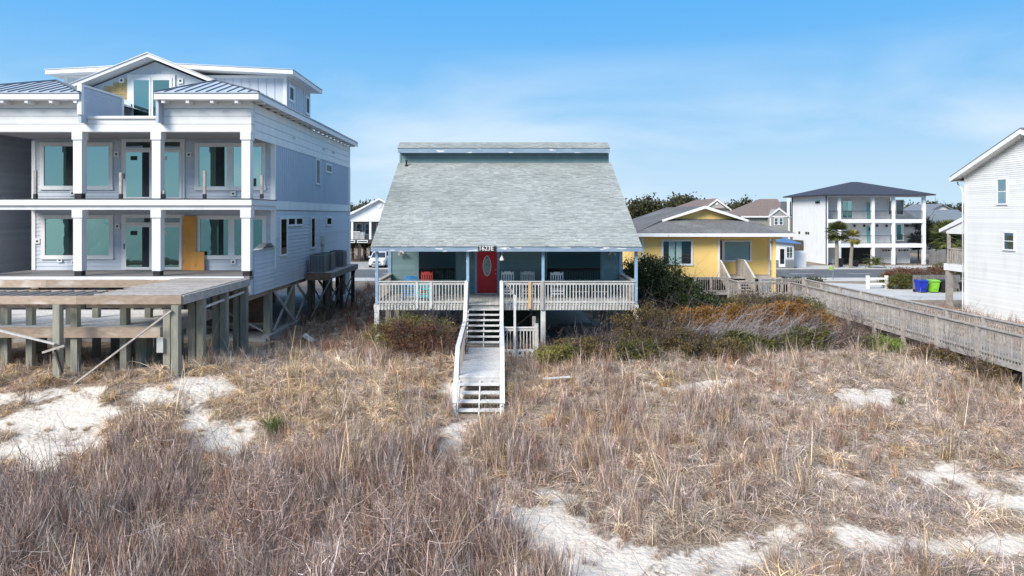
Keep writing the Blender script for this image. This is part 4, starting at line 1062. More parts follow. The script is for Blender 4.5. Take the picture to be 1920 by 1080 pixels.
# ------------------------------------------------------------------ yellow house
Y_ = thing('yellow_house', 'low yellow house with charcoal roof and white gable trim behind the boardwalk', 'house', (14.6, 52, .4))
yx0, yx1, yyf, yyr, yb = 9.9, 19.45, 47.0, 59.4, 2.08
ex0, ex1, eyf, eyb, ezz = 9.2, 20.15, 46.2, 60.0, 5.13
B('wall', Y_, m_yellow, (yx0, yyf, yb), (15.15, yyr, 4.98)); B('wall', Y_, m_yellow, (15.15, 49.0, yb), (yx1, yyr, 4.98))
B('porch_beam', Y_, m_yellow, (15.15, 46.95, 4.70), (yx1 + .02, 47.15, 5.0)); B('porch_post', Y_, m_yellow, (18.84, 46.92, .2), (19.06, 47.18, 4.69)); B('porch_floor', Y_, m_wood, (15.15, 46.9, yb - .12), (yx1, 48.99, yb - .02))
for x in (15.1, yx0 - .03): B('corner_board', Y_, m_white, (x, yyf - .03, yb), (x + .12, yyf + .1, 4.97))
B('corner_board', Y_, m_white, (yx1 - .1, 48.96, yb), (yx1 + .03, 49.1, 4.97))
for x in (10.2, 12.6, 14.9, 17.2, 19.2):
    for y in (47.3, 51, 55, 59): B('pile', Y_, m_darkwood, (x - .15, y - .15, .1), (x + .15, y + .15, yb))
B('lattice_skirt', Y_, m_darkwood, (yx0 + .2, 50.9, .2), (yx1 - .2, 51.0, yb))
def wy(x0, x1, y0, y1, Yp, **k):
    a, b, c, d = xx(x0, Yp), xx(x1, Yp), zz(y1, Yp), zz(y0, Yp); return window(Y_, ((a + b) / 2, Yp, (c + d) / 2), (1, 0, 0), (0, -1, 0), b - a, d - c, **k)
wy(1240, 1299, 449, 498, yyf, fw=.13, gm=m_glassdk, blind=[(.2, .42, m_blind), (.46, .66, m_blind)]); wy(1355, 1409, 450, 491, 49.0, fw=.13, gm=m_glassdk, blind=[(.0, .96, m_blindteal)])
dd = B('door', Y_, m_dark, (xx(1333, 49), 48.93, yb), (xx(1353, 49), 49.0, zz(451, 49))); B('door_pane', dd, m_glassdk, (xx(1335, 49), 48.92, yb + .2), (xx(1347, 49), 48.935, zz(454, 49))); B('door_frame', dd, m_white, (xx(1347.5, 49), 48.90, yb + .1), (xx(1349.5, 49), 48.95, zz(452, 49))); B('door_frame', dd, m_white, (xx(1353, 49), 48.9, yb), (xx(1357, 49), 48.99, zz(450, 49)))
# roof: ridge front to back with a hipped front under a small gable
rx, rz, gy0, gz0 = 14.75, ZC + .61, 49.3, ZC - .35
kx = 3.0
def rpoly(pts, m=m_roofgrey, th=-.16, nm='roof'):
    mb = MB(); mb.prism(pts, (0, 0, th)); return mb.build(nm, m, Y_)
rpoly([(ex0, eyf, ezz), (ex1, eyf, ezz), (rx + kx, gy0, gz0 + .02), (rx - kx, gy0, gz0 + .02)])
rpoly([(ex1, eyf, ezz), (ex1, eyb, ezz), (rx, eyb, rz), (rx, 48.75, rz), (rx + kx + .05, 48.75, gz0 - .03)])
rpoly([(ex0, eyb, ezz), (ex0, eyf, ezz), (rx - kx - .05, 48.75, gz0 - .03), (rx, 48.75, rz), (rx, eyb, rz)])
mb = MB(); mb.prism([(rx - kx + .3, 49.32, gz0 - .05), (rx + kx - .3, 49.32, gz0 - .05), (rx, 49.32, rz - .12)], (0, .2, 0)); mb.build('gable_wall', m_yellow, Y_)
for s in (-1, 1):
    mb = MB(); mb.prism([(rx, 48.72, rz + .02), (rx + s * (kx + .15), 48.72, gz0 - .05), (rx + s * (kx + .15), 48.72, gz0 - .21), (rx, 48.72, rz - .2)], (0, .05, 0)); mb.build('rake_board', m_white, Y_)
B('fascia', Y_, m_white, (ex0, eyf - .05, ezz - .24), (ex1, eyf - .005, ezz - .01))
for x in (ex0 - .05, ex1): B('fascia', Y_, m_white, (x, eyf - .05, ezz - .24), (x + .05, eyb, ezz - .01))
B('soffit', Y_, m_white, (ex0 + .05, eyf, ezz - .26), (ex1 - .05, eyb, ezz - .245 + .001))
# ------------------------------------------------------------------ boardwalk
WK = thing('boardwalk', 'long weathered grey boardwalk with slatted railings on the right', 'boardwalk', (18.8, 32, .5))
wx0, wx1, wz, wr, wy0, wy1 = 18.0, 19.65, 1.25, 2.23, 17.0, 42.0
mb = MB(); y = wy0
while y < 44: mb.box((wx0 + .02, y, wz - .04), (wx1 - .02, y + .136, wz + random.uniform(-.004, .002))); y += .147
x = 13.0
mb2 = mb
while x < 18.0: mb2.box((x, 42.02 if x > 14.85 else 44.05, wz - .04), (min(x + .136, 17.99), 46.0, wz)); x += .147
mb.build('deck_boards', m_wood, WK, kind='stuff')
def rail_run(p, q, posts=2.35, stuff=None, first=0.0):
    p, q = Vector((*p, 0)), Vector((*q, 0)); d = q - p; n = max(1, int(round(d.length / posts)))
    railing(WK, p.xy, q.xy, wz, wr, m_wood, .15, .032, bottom=-.2, cap=(.15, .045), mb_stuff=stuff)
    BM('rim_board', WK, m_wood, p + Vector((0, 0, wz - .15)), q + Vector((0, 0, wz - .15)), .05, .2)
    for k in range(n + 1):
        c = p + d * (k / n); B('post', WK, m_wood, (c.x - .07, c.y - .07, gz1(c.x, c.y) - .2), (c.x + .07, c.y + .07, wr - .03))
rail_run((wx0 - .05, 18.55), (wx0 - .05, 42.0)); rail_run((wx0 - .12, 42.02), (14.85, 42.02), 1.6); rail_run((14.82, 42.1), (14.82, 44.0), 1.9)
far = MB(); rail_run((wx1 + .05, 18.55), (wx1 + .05, 30), 2.35); rail_run((wx1 + .05, 30.1), (wx1 + .05, 44.0), 2.35, far); rail_run((13.0, 45.2), (15.1, 45.2), 1.05, far); rail_run((16.9, 44.05), (wx1, 44.05), 1.4, far)
far.build('balusters', m_wood, WK, kind='stuff')
for k in range(9): B('joist', WK, m_darkwood, (wx0, 19.4 + k * 2.35, wz - .24), (wx1, 19.48 + k * 2.35, wz - .045))
# steps up to the yellow door, boarded sides
ST = thing('door_steps', 'grey wooden steps with boarded sides up to the yellow house door', 'stairs', (16.1, 46.5, 1.25))
for k in range(5): B('tread', ST, m_wood, (15.35, 45.2 + k * .36, wz + .16 * (k + 1) - .04), (16.85, 45.6 + k * .36, wz + .16 * (k + 1)))
for s, x in ((0, 15.25), (1, 16.9)):
    BM('handrail', ST, m_woodlt, (x, 45.0, wz + .95), (x, 46.9, wz + 2.0), .12, .05); BM('handrail', ST, m_woodlt, (x, 46.9, wz + 2.0), (x, 48.6, wz + 2.0), .12, .05)
    for k in range(24):
        y = 45.05 + k * .15; t = min((y - 45) / 1.9, 1); B('side_board', ST, m_wood, (x - .02, y, wz + .84 * t - .1), (x + .02, y + .135, wz + .92 + 1.05 * t))

# ------------------------------------------------------------------ white house at the right edge
R_ = thing('white_house', 'white vinyl sided house with gable end at the right edge', 'house', (31, 36, .4))
wxw, wyb, wyf, wrz, wey = 28.0, 41.0, 31.0, 6.4 + 4.52, 36.0
ze = lambda y: wrz - abs(y - wey) * .402
B('wall', R_, m_vinyl, (wxw + .02, wyf, .3), (38, wyb, ze(wyb) - .12))
mb = MB(); mb.prism([(wxw + .02, wyf, ze(wyf) - .125), (wxw + .02, wyb, ze(wyb) - .125), (wxw + .02, wey, wrz - .15)], (10, 0, 0)); mb.build('gable_wall', m_vinyl, R_)
mb = MB(); lap(mb, (wxw + .02, wyf, 0), (0, 1, 0), (-1, 0, 0), wyb - wyf, .3, wrz - .2, .115, .024, lambda z: (max(0, (z + .15 - ze(wyf)) / .402), min(wyb - wyf, (wyb - wyf) - max(0, (z + .15 - ze(wyb)) / .402))))
mb.build('siding', m_vinyl, R_, kind='stuff')
B('corner_board', R_, m_white, (wxw - .03, wyb - .12, .3), (wxw + .1, wyb + .03, ze(wyb) - .15)); B('corner_board', R_, m_white, (wxw - .03, wyf - .03, .3), (wxw + .1, wyf + .12, ze(wyf) - .15))
for s in (-1, 1):
    ye = wey + s * 5.65
    mb = MB(); mb.prism([(wxw - .5, wey, wrz + .06), (wxw - .5, ye, ze(ye) + .06), (wxw - .5, ye, ze(ye) - .02), (wxw - .5, wey, wrz - .02)], (11, 0, 0)); mb.build('roof', m_roofgrey, R_)
    mb = MB(); mb.prism([(wxw - .52, wey, wrz - .021), (wxw - .52, ye, ze(ye) - .021), (wxw - .52, ye, ze(ye) - .27), (wxw - .52, wey, wrz - .27)], (.05, 0, 0)); mb.build('rake_board', m_white, R_)
    mb = MB(); mb.prism([(wxw - .465, wey, wrz - .2), (wxw - .465, ye, ze(ye) - .2), (wxw - .465, ye, ze(ye) - .24), (wxw - .465, wey, wrz - .24)], (.48, 0, 0)); mb.build('soffit', m_vinyl, R_)
B('eave_fascia', R_, m_white, (wxw - .46, wey + 5.6, ze(41.65) - .26), (38.5, wey + 5.65, ze(41.65) - .03)); B('eave_soffit', R_, m_vinyl, (wxw - .4, wyb, ze(41.65) - .26), (38.5, wey + 5.59, ze(41.65) - .24))
mb = MB(); g0 = wxw - .08; mb.tube([(g0, 41.55, ze(41.6) - .28), (g0, 41.5, ze(41.6) - .45), (g0, 41.12, ze(41.6) - .75), (g0, 41.08, ze(41.6) - 1.0), (g0, 41.08, .4)], .045, 6); mb.build('downpipe', m_white, R_)
def wr_(x0, x1, y0, y1, rows):
    a, b = wxw * FPX / (x1 - CX), wxw * FPX / (x0 - CX); m_ = (a + b) / 2; c, d = zz(y1, m_), zz(y0, m_)
    window(R_, (wxw + .006, m_, (c + d) / 2), (0, 1, 0), (-1, 0, 0), b - a + .06, d - c, fw=.08, gm=m_glassblue, rows=rows, proud=.06)
wr_(1870, 1889, 334, 384, 2); wr_(1882, 1903, 434, 470, 2)
# its rear balcony
B('balcony_floor', R_, m_white, (wxw + .1, wyb + .03, 2.9), (34, 43.1, 3.32)); 
mb = MB(); mb.prism([(wxw + .05, wyb + .04, 6.35), (wxw + .05, 43.5, 5.45), (wxw + .05, 43.5, 5.25), (wxw + .05, wyb + .04, 6.05)], (6, 0, 0)); mb.build('balcony_roof', m_white, R_)
mb = MB(); mb.prism([(wxw + .12, wyb + .04, 6.0), (wxw + .12, 42.9, 5.35), (wxw + .12, 42.9, 5.2), (wxw + .12, wyb + .04, 5.2)], (.05, 0, 0)); mb.build('balcony_gable', m_vinyl, R_)
for z0, z1, w_ in ((.2, 2.899, .15), (3.33, 5.2, .07)): B('balcony_post', R_, m_wood, (wxw + .15, 42.72, z0), (wxw + .15 + 2 * w_, 42.72 + 2 * w_, z1))
BM('balcony_rail', R_, m_wood, (wxw + .2, wyb + .04, 4.25), (wxw + .2, 42.8, 4.25), .1, .05)
for k in range(11): B('baluster', R_, m_wood, (wxw + .18, wyb + .12 + k * .16, 3.34), (wxw + .22, wyb + .16 + k * .16, 4.23))
railing(R_, (wxw + .3, 42.85), (33.9, 42.85), 3.33, 4.28, m_wood, .16, .04, bottom=0)

# ------------------------------------------------------------------ bins, fence, posts along the street
def wheelie_bin(x, y, m, lb, s=1.0):
    t = thing('wheelie_bin', lb, 'bin', (x, y, .31), 'wheelie bins by the drive'); s = s * .84; w = .40 * s; z = .31
    mb = MB(); a, b = .30 * s, .40 * s
    mb.hexa([(x - a, y - a, z + .08), (x + a, y - a, z + .08), (x + a, y + a, z + .08), (x - a, y + a, z + .08), (x - b, y - b - .04, z + 1.08 * s), (x + b, y - b - .04, z + 1.08 * s), (x + b, y + b, z + 1.08 * s), (x - b, y + b, z + 1.08 * s)])
    mb.box((x - b - .02, y - b - .07, z + 1.02 * s), (x + b + .02, y + b + .02, z + 1.08 * s)); mb.box((x - .12, y - .36 * s - .03, z + .3), (x + .12, y - .3 * s, z + .75)); mb.build('body', m, t)
    mb = MB(); mb.prism([(x - b - .03, y - b - .10, z + 1.085 * s), (x - b - .03, y + b + .05, z + 1.085 * s), (x - b - .03, y + b - .05, z + 1.2 * s), (x - b - .03, y - b + .1, z + 1.18 * s)], (2 * b + .06, 0, 0)); mb.build('lid', m, t)
    mb = MB(); mb.tube([(x - b, y + b + .08, z + 1.02 * s), (x + b, y + b + .08, z + 1.02 * s)], .025, 6); mb.build('handle', m_black, t)
    for sx_ in (-1, 1):
        mb = MB(); mb.tube([(x + sx_ * .3, y + .33, z + .12), (x + sx_ * .36, y + .33, z + .12)], .12, 12); mb.build('wheel', m_tyre, t)
BY = 53.2
wheelie_bin(xx(1727, BY), BY, m_binblue, 'royal blue wheelie bin beside the lime green one'); wheelie_bin(xx(1749, BY), BY, m_bingreen, 'lime green wheelie bin between the blue and black bins')
wheelie_bin(xx(1769, BY), BY, m_black, 'black wheelie bin right of the lime green one'); wheelie_bin(xx(1808, BY + .4), BY + .4, m_black, 'dark bin in the gap between balcony post and white wall', .75)
o = sheet('bin_screen', [(0, 0), (1, 0), (1, 1)], 0, m_wood); bpy.data.objects.remove(o)
bs = thing('bin_screen', 'grey slatted timber screen behind the wheelie bins', 'screen', (34, 54, .3))
for k in range(22): B('slat', bs, m_fencegrey, (xx(1711, 54) + k * .17, 53.9, .31), (xx(1711, 54) + k * .17 + .13, 53.94, 1.62))
for k in range(3): B('rail', bs, m_fencegrey, (xx(1711, 54), 53.945, .5 + k * .45), (xx(1711, 54) + 3.75, 53.99, .6 + k * .45))
for k in range(5): B('side_slat', bs, m_fencegrey, (xx(1711, 54) - .06, 52.9 + k * .2, .31), (xx(1711, 54) - .02, 53.07 + k * .2, 1.62))
fn = thing('white_fence', 'short white two rail fence beside the drive', 'fence', (xx(1640, 56), 56, .3))
for px in (1627, 1662): B('post', fn, m_white, (xx(px, 56) - .11, 55.9, .2), (xx(px, 56) + .11, 56.1, 1.38))
for z in (.62, 1.05): B('rail', fn, m_white, (xx(1627, 56) + .112, 55.97, z), (xx(1662, 56) - .112, 56.03, z + .17))
sg = thing('street_sign', 'thin street sign pole with lime green board at the kerb', 'sign', (xx(1562, 63), 63, .3))
mb = MB(); mb.tube([(xx(1562, 63), 63, .3), (xx(1562, 63), 63, 2.3)], .035, 8); mb.build('pole', m_ac, sg); B('sign_board', sg, m_lime, (xx(1554, 63), 62.95, 1.25), (xx(1561, 63), 62.975, 1.6))

# ------------------------------------------------------------------ white three-storey house across the street
T_ = thing('porch_house', 'white three storey house with dark hip roof and railed porches across the street', 'house', (46, 87, .3))
ty0, tx0, tx1, txr, tyb = 83.0, 39.9, 51.9, 48.9, 92.8
f0, f1, f2, tc_ = .3, zz(457, ty0), zz(411, ty0), zz(366, ty0)
B('wall', T_, m_white, (tx0, ty0 + 2.2, f0), (txr, tyb, tc_)); B('side_wall', T_, m_white, (tx0, ty0 - .0, f0), (tx0 + .15, ty0 + 2.199, tc_))
for z in (f1, f2): B('porch_floor', T_, m_white, (tx0 + .151, ty0 - .1, z - .45), (tx1, ty0 + 2.199, z))
B('porch_beam', T_, m_white, (tx0 + .151, ty0 - .1, tc_ - .25), (tx1, ty0 + .2, tc_))
mb = MB(); o0, o1, p0, p1, zr_ = tx0 - .9, tx1 + .7, ty0 - .9, tyb + .9, tc_ + .1; cxr = xx(1612, 87)
mb.hexa([(o0, p0, zr_ - .15), (o1, p0, zr_ - .15), (o1, p1, zr_ - .15), (o0, p1, zr_ - .15), (o0, p0, zr_), (o1, p0, zr_), (o1, p1, zr_), (o0, p1, zr_)])
pk0, pk1 = (cxr - .6, 88.0, zz(341, 88)), (cxr + .3, 88.0, zz(341, 88))
mb.add([(o0, p0, zr_ + .001), (o1, p0, zr_ + .001), (o1, p1, zr_ + .001), (o0, p1, zr_ + .001), pk0, pk1], [(0, 1, 5, 4), (1, 2, 5), (2, 3, 4, 5), (3, 0, 4)]); mb.build('roof', m_roofdark, T_)
for px in (1556, 1574, 1637, 1675.5, 1738):
    for z0, z1 in ((f0, f1 - .45), (f1, f2 - .45), (f2, tc_ - .25)):
        X = min(xx(px, ty0), tx1 - .18) if px > 1700 else xx(px, ty0)
        if px == 1556: continue
        B('column', T_, m_white, (X - .17, ty0 - .08, z0 + .001), (X + .17, ty0 + .26, z1))
for z in (f1, f2):
    for a, b in ((tx0 + .2, xx(1574, ty0) - .17), (xx(1574, ty0) + .18, xx(1637, ty0) - .18), (xx(1637, ty0) + .18, xx(1675.5, ty0) - .18), (xx(1675.5, ty0) + .18, tx1 - .36)):
        rl = B('railing', T_, m_black, (a, ty0 + .04, z + .98), (b, ty0 + .1, z + 1.03)); B('bottom_bar', rl, m_black, (a, ty0 + .045, z + .08), (b, ty0 + .09, z + .12))
        mb = MB(); x = a + .1
        while x < b: mb.box((x, ty0 + .055, z + .121), (x + .025, ty0 + .08, z + .979)); x += .14
        mb.build('bars', m_black, rl, kind='stuff')
    B('railing', T_, m_black, (tx1 - .12, ty0 + .3, z + .98), (tx1 - .07, ty0 + 2.2, z + 1.03))
wl = ty0 + 2.19
for x0, x1, y0, y1, g_, c in ((1580, 1597, 377, 408, m_glass, 2), (1681, 1693, 376, 402, m_glassdk, 1), (1681, 1693, 421, 450, m_glass, 1), (1666, 1672, 377, 402, m_glassdk, 1)):
    a, b, d, e = xx(x0, wl), xx(x1, wl), zz(y1, wl), zz(y0, wl); window(T_, ((a + b) / 2, wl, (d + e) / 2), (1, 0, 0), (0, -1, 0), b - a + .2, e - d + .2, fw=.1, gm=g_, cols=c, bar=.08)
for z in (f1, f2):
    d_ = B('door', T_, m_aqua, (xx(1625, wl), wl - .05, z), (xx(1634, wl), wl, z + 2.1)); B('pane', d_, m_glassdk, (xx(1628, wl), wl - .06, z + 1.5), (xx(1634, wl) - .05, wl - .04, z + 1.95))
for px in (1602, 1620, 1644, 1662, 1700): B('wall_lamp', T_, m_black, (xx(px, wl) - .1, wl - .15, zz(423, wl) - .15), (xx(px, wl) + .1, wl, zz(423, wl) + .12))
for x0, x1 in ((1651, 1672), (1681, 1706)):
    d_ = B('garage_door', T_, m_vinyl, (xx(x0, wl), wl - .04, f0), (xx(x1, wl), wl, zz(466, wl)))
    for k in range(4): B('pane', d_, m_glassdk, (xx(x0 + 3, wl) + k * .33, wl - .05, zz(471, wl)), (xx(x0 + 3, wl) + k * .33 + .27, wl - .03, zz(467.5, wl)))
B('carport_shade_sheet', T_, m_dark, (xx(1577, wl), wl - .03, f0), (xx(1632, wl), wl - .005, f1 - .46))  # flat dark sheet on the wall, painted as shade inside the car bay
window(T_, (tx0, tx0 * FPX / (1533.5 - CX), zz(378.5, 86)), (0, 1, 0), (-1, 0, 0), 1.5, .6, fw=.06, gm=m_glass)
for px in (1499, 1512, 1516): B('vent', T_, m_black, (tx0 - .06, tx0 * FPX / (px - CX) - .2, zz(439, 89)), (tx0 - .0, tx0 * FPX / (px - CX) + .2, zz(436, 89) + .1))
for y in (ty0 + .05, tyb - .1): mb = MB(); mb.tube([(tx0 - .06, y, tc_), (tx0 - .06, y, .4)], .07, 6); mb.build('downpipe', m_black, T_)
B('side_steps', T_, m_darkwood, (tx0 - 1.4, 89.2, .3), (tx0 - .1, 91.4, 3.0))
# blue roofed cottage in front of it
C_ = thing('cottage', 'small white cottage with blue metal roof right of the yellow house', 'cottage', (32, 78, .3))
cy_, cx0, cx1 = 77.2, 29.5, 33.4
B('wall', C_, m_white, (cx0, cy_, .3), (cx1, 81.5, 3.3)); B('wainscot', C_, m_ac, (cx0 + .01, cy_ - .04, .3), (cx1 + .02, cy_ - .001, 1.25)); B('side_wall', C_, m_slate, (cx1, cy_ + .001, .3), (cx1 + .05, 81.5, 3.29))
mb = MB(); mb.prism([(cx0 - .5, cy_ - .5, 3.55), (cx1 + .6, cy_ - .5, 3.05), (cx1 + .6, cy_ - .5, 3.15), (30.6, cy_ - .5, 4.35), (cx0 - .5, cy_ - .5, 4.2)], (0, 4.8, 0)); mb.build('roof', m_blueroof, C_)
window(C_, (xx(1480, cy_), cy_ - .04, 2.1), (1, 0, 0), (0, -1, 0), .85, 1.4, fw=.1, gm=m_glassblue, rows=2, cols=2, bar=.03); d_ = B('door', C_, m_white, (xx(1460, cy_), cy_ - .08, .45), (xx(1472, cy_), cy_ - .041, 2.7)); B('pane', d_, m_glassdk, (xx(1462, cy_), cy_ - .09, .8), (xx(1470, cy_), cy_ - .07, 2.5))
B('white_fence_side', C_, m_white, (33.6, 79, .3), (35.6, 79.1, 2.2))
# two far houses left of it
K_ = thing('sage_house', 'sage grey house with brown roof and white trimmed gables behind the cottage', 'house', (xx(1440, 100), 102, .3))
ky = 100.0; kx0, kx1 = xx(1392, ky), xx(1482, ky); kz = zz(405, ky)
B('wall', K_, m_sage, (kx0, ky, .3), (kx1, ky + 9, kz))
mb = MB(); mb.prism([(kx0 - .4, ky - .5, kz - .05), (kx1, ky - .5, kz - .05), (kx1, ky - .5, kz + .1), (kx1, ky + 5, zz(373, ky + 5)), (xx(1424, ky + 5), ky + 5, zz(374, ky + 5)), (kx0 - .4, ky - .5, kz + .1)], (0, .01, 0)); bpy.data.meshes.remove(mb.mesh('tmp', m_white))
rz_ = zz(373, ky + 5)
mb = MB(); mb.add([(kx0 - .4, ky - .5, kz), (kx1 + .1, ky - .5, kz), (kx1 + .1, ky + 5, rz_), (xx(1424, ky + 5), ky + 5, rz_), (kx0 - .4, ky + 10, kz), (kx1 + .1, ky + 10, kz)], [(0, 1, 2, 3), (3, 2, 5, 4), (0, 3, 4), (1, 5, 2), (0, 4, 5, 1)]); mb.build('roof', m_roofbrown, K_)
B('fascia', K_, m_white, (kx0 - .4, ky - .55, kz - .22), (kx1, ky - .5, kz)); 
g0_, g1_, gp_ = xx(1438, ky), xx(1470, ky), zz(392, ky)
mb = MB(); mb.prism([(g0_, ky - 1.2, .3), (g1_, ky - 1.2, .3), (g1_, ky - 1.2, kz), ((g0_ + g1_) / 2, ky - 1.2, gp_), (g0_, ky - 1.2, kz)], (0, 4, 0)); mb.build('dormer', m_sage, K_)
for s in (0, 1):
    e_ = g0_ - .3 if s == 0 else g1_ + .3; mb = MB(); mb.prism([((g0_ + g1_) / 2, ky - 1.35, gp_ + .2), (e_, ky - 1.35, kz), (e_, ky - 1.35, kz - .25), ((g0_ + g1_) / 2, ky - 1.35, gp_ - .08)], (0, .1, 0)); mb.build('rake_board', m_white, K_)
B('dormer_band', K_, m_white, (g0_, ky - 1.24, kz - .15), (g1_, ky - 1.201, kz + .02))
for px in (1449, 1458): window(K_, (xx(px, ky), ky - 1.2, zz(415, ky)), (1, 0, 0), (0, -1, 0), .62, 1.1, fw=.09, gm=m_glassblue, rows=2, bar=.04)
B('corner_post', K_, m_white, (xx(1471, ky), ky - 1.1, .3), (xx(1475, ky), ky - .8, rz_)); B('corner_post', K_, m_white, (g0_ - .1, ky - 1.26, .3), (g0_ + .12, ky - 1.2, kz - .2))
B('upper_gable', K_, m_slate, (xx(1462, ky), ky - .45, kz + .3), (xx(1481, ky), ky - .3, rz_ - .5))
J_ = thing('beige_house', 'distant house with beige gable and round vent above the yellow roof', 'house', (xx(1335, 95), 98, .3))
jy = 95.0; j0, j1, jp, je = xx(1321, jy), xx(1366, jy), zz(373.5, jy), zz(391, jy); jm = (j0 + j1) / 2
B('wall', J_, m_beige, (xx(1288, jy), jy, .3), (j1, jy + 8, je))
mb = MB(); mb.prism([(j0 + .2, jy - .05, je - .2), (j1 - .2, jy - .05, je - .2), (jm, jy - .05, jp - .15)], (0, 6, 0)); mb.build('gable_wall', m_beige, J_)
mb = MB(); mb.lathe((0, 0, 0), [(.22, 0), (.22, .06), (.14, .07), (0, .07)], 12); k = mb.build('round_vent', m_white, J_); k.matrix_basis = Matrix.Translation((jm, jy - .05, zz(382, jy))) @ Matrix.Rotation(math.radians(90), 4, 'X')
for s, e_ in ((0, j0 - .3), (1, j1 + .3)):
    mb = MB(); mb.prism([(jm, jy - .3, jp + .08), (e_, jy - .3, je - .12), (e_, jy - .3, je - .36), (jm, jy - .3, jp - .22)], (0, .1, 0)); mb.build('rake_board', m_white, J_)
    mb = MB(); mb.prism([(jm, jy - .28, jp + .12), (e_, jy - .28, je - .06), (e_, jy - .28, je - .12), (jm, jy - .28, jp + .06)], (0, 7, 0)); mb.build('gable_roof', m_roofbrown, J_)
mb = MB(); mb.add([(xx(1284, jy), jy - .4, je), (j1, jy - .4, je), (j1, jy + 4, jp), (xx(1305, jy + 4), jy + 4, jp), (xx(1284, jy), jy + 8.4, je), (j1, jy + 8.4, je)], [(0, 1, 2, 3), (3, 2, 5, 4), (0, 3, 4), (1, 5, 2), (0, 4, 5, 1)]); mb.build('roof', m_roofbrown, J_)
# grey roofed houses beyond the white porch house
V_ = thing('slate_house', 'long grey roofed house behind the dark trees right of the porch house', 'house', (66, 108, .3))
vy = 106.0; v0, v1 = xx(1736, vy), xx(1830, vy); ve, vr = zz(421, vy), zz(393, vy + 5)
B('wall', V_, m_slate, (v0, vy, .3), (v1, vy + 10, ve)); mb = MB(); mb.prism([(v0 - .5, vy - .6, ve), (v0 - .5, vy + 5, vr), (v0 - .5, vy + 10.6, ve)], (v1 - v0 + 1, 0, 0)); mb.build('roof', m_roofgreyblue, V_)
U_ = thing('far_gable_house', 'far white gabled house peeping over the grey roof', 'house', (xx(1762, 120), 122, .3))
uy = 120.0; u0, u1, up_, ue = xx(1747, uy), xx(1782, uy), zz(383, uy), zz(393, uy)
B('wall', U_, m_white, (u0, uy, .3), (u1, uy + 8, ue)); mb = MB(); mb.prism([(u0, uy - .02, ue), (u1, uy - .02, ue), ((u0 + u1) / 2, uy - .02, up_ - .1)], (0, 8, 0)); mb.build('gable_wall', m_white, U_)
for e_ in (u0 - .4, u1 + .4):
    mb = MB(); m_u = (u0 + u1) / 2; mb.prism([(m_u, uy - .5, up_ + .1), (e_, uy - .5, ue - .05), (e_, uy - .5, ue - .25), (m_u, uy - .5, up_ - .1)], (0, 9, 0)); mb.build('roof', m_roofgreyblue, U_)
bf = thing('board_fence', 'tall grey board fence behind the hedge across the street', 'fence', (xx(1765, 84), 84, .3))
for k in range(28): B('board', bf, m_fencegrey, (xx(1741, 84) + k * .165, 83.9, .3), (xx(1741, 84) + k * .165 + .155, 83.94, 2.1 + random.uniform(-.03, .03)))
for z in (.7, 1.6): B('rail', bf, m_fencegrey, (xx(1741, 84), 83.945, z), (xx(1741, 84) + 4.6, 83.99, z + .1))
for px, lb in ((1574, 'dark bin at the foot of the taller palm'), (1604, 'low black bin at the foot of the leaning palm')): wheelie_bin(xx(px, 79), 79, m_black, lb, 1.0 if px < 1600 else .75)

# ------------------------------------------------------------------ white stilt house and car between the two big houses
A_ = thing('stilt_house', 'white gabled house on dark stilts seen between the two big houses', 'house', (xx(705, 88), 92, .3))
ay = 88.0; ax, ap = xx(711.5, ay), zz(373, ay); ah = 6.4; sl_ = .53
fz = zz(449, ay); pcz = zz(415.5, ay)
B('wall', A_, m_ac, (ax - ah, ay + 2.2, fz), (ax + ah, ay + 12, pcz)); B('porch_floor', A_, m_darkwood, (ax - ah, ay, fz - .5), (ax + ah, ay + 12, fz))
mb = MB(); mb.prism([(ax - ah, ay - .02, pcz), (ax + ah, ay - .02, pcz), (ax + ah, ay - .02, ap - sl_ * ah + .1 if ap - sl_ * ah > pcz else pcz + .02), (ax, ay - .02, ap - .1), (ax - ah, ay - .02, max(ap - sl_ * ah + .1, pcz + .02))], (0, 12, 0)); mb.build('gable_wall', m_white, A_)
for s in (-1, 1):
    e_ = ax + s * (ah + .5); ze_ = ap - sl_ * (ah + .5)
    mb = MB(); mb.prism([(ax, ay - .5, ap + .1), (e_, ay - .5, ze_ + .1), (e_, ay - .5, ze_ - .12), (ax, ay - .5, ap - .12)], (0, 13, 0)); mb.build('roof', m_white, A_)
mb = MB(); mb.lathe((0, 0, 0), [(.35, 0), (.35, .05), (.25, .06), (0, .06)], 14); k = mb.build('round_vent', m_vinyl, A_); k.matrix_basis = Matrix.Translation((ax, ay - .03, zz(385, ay))) @ Matrix.Rotation(math.radians(90), 4, 'X')
for px in (694, 660, 730): B('porch_post', A_, m_white, (xx(px, ay) - .13, ay + .05, fz), (xx(px, ay) + .13, ay + .3, pcz))
for px in (667, 684, 706): window(A_, (xx(px, ay), ay + 2.2, fz + 1.3), (1, 0, 0), (0, -1, 0), .9, 1.5, fw=.1, gm=m_glassdk, rows=2)
for px0, px1 in ((655, 666), (670, 690)):
    B('planter_box', A_, m_white, (xx(px0, ay), ay - .12, fz - .42), (xx(px1, ay), ay - .001, fz - .08)); B('planter_face', A_, m_dark, (xx(px0 + 1.2, ay), ay - .13, fz - .32), (xx(px1 - 1.2, ay), ay - .11, fz - .18))
for k in range(12): B('baluster', A_, m_white, (xx(656, ay) + k * .16, ay + .1, fz), (xx(656, ay) + k * .16 + .06, ay + .16, fz + .95))
B('rail', A_, m_white, (xx(655, ay), ay + .08, fz + .96), (xx(675, ay), ay + .18, fz + 1.03))
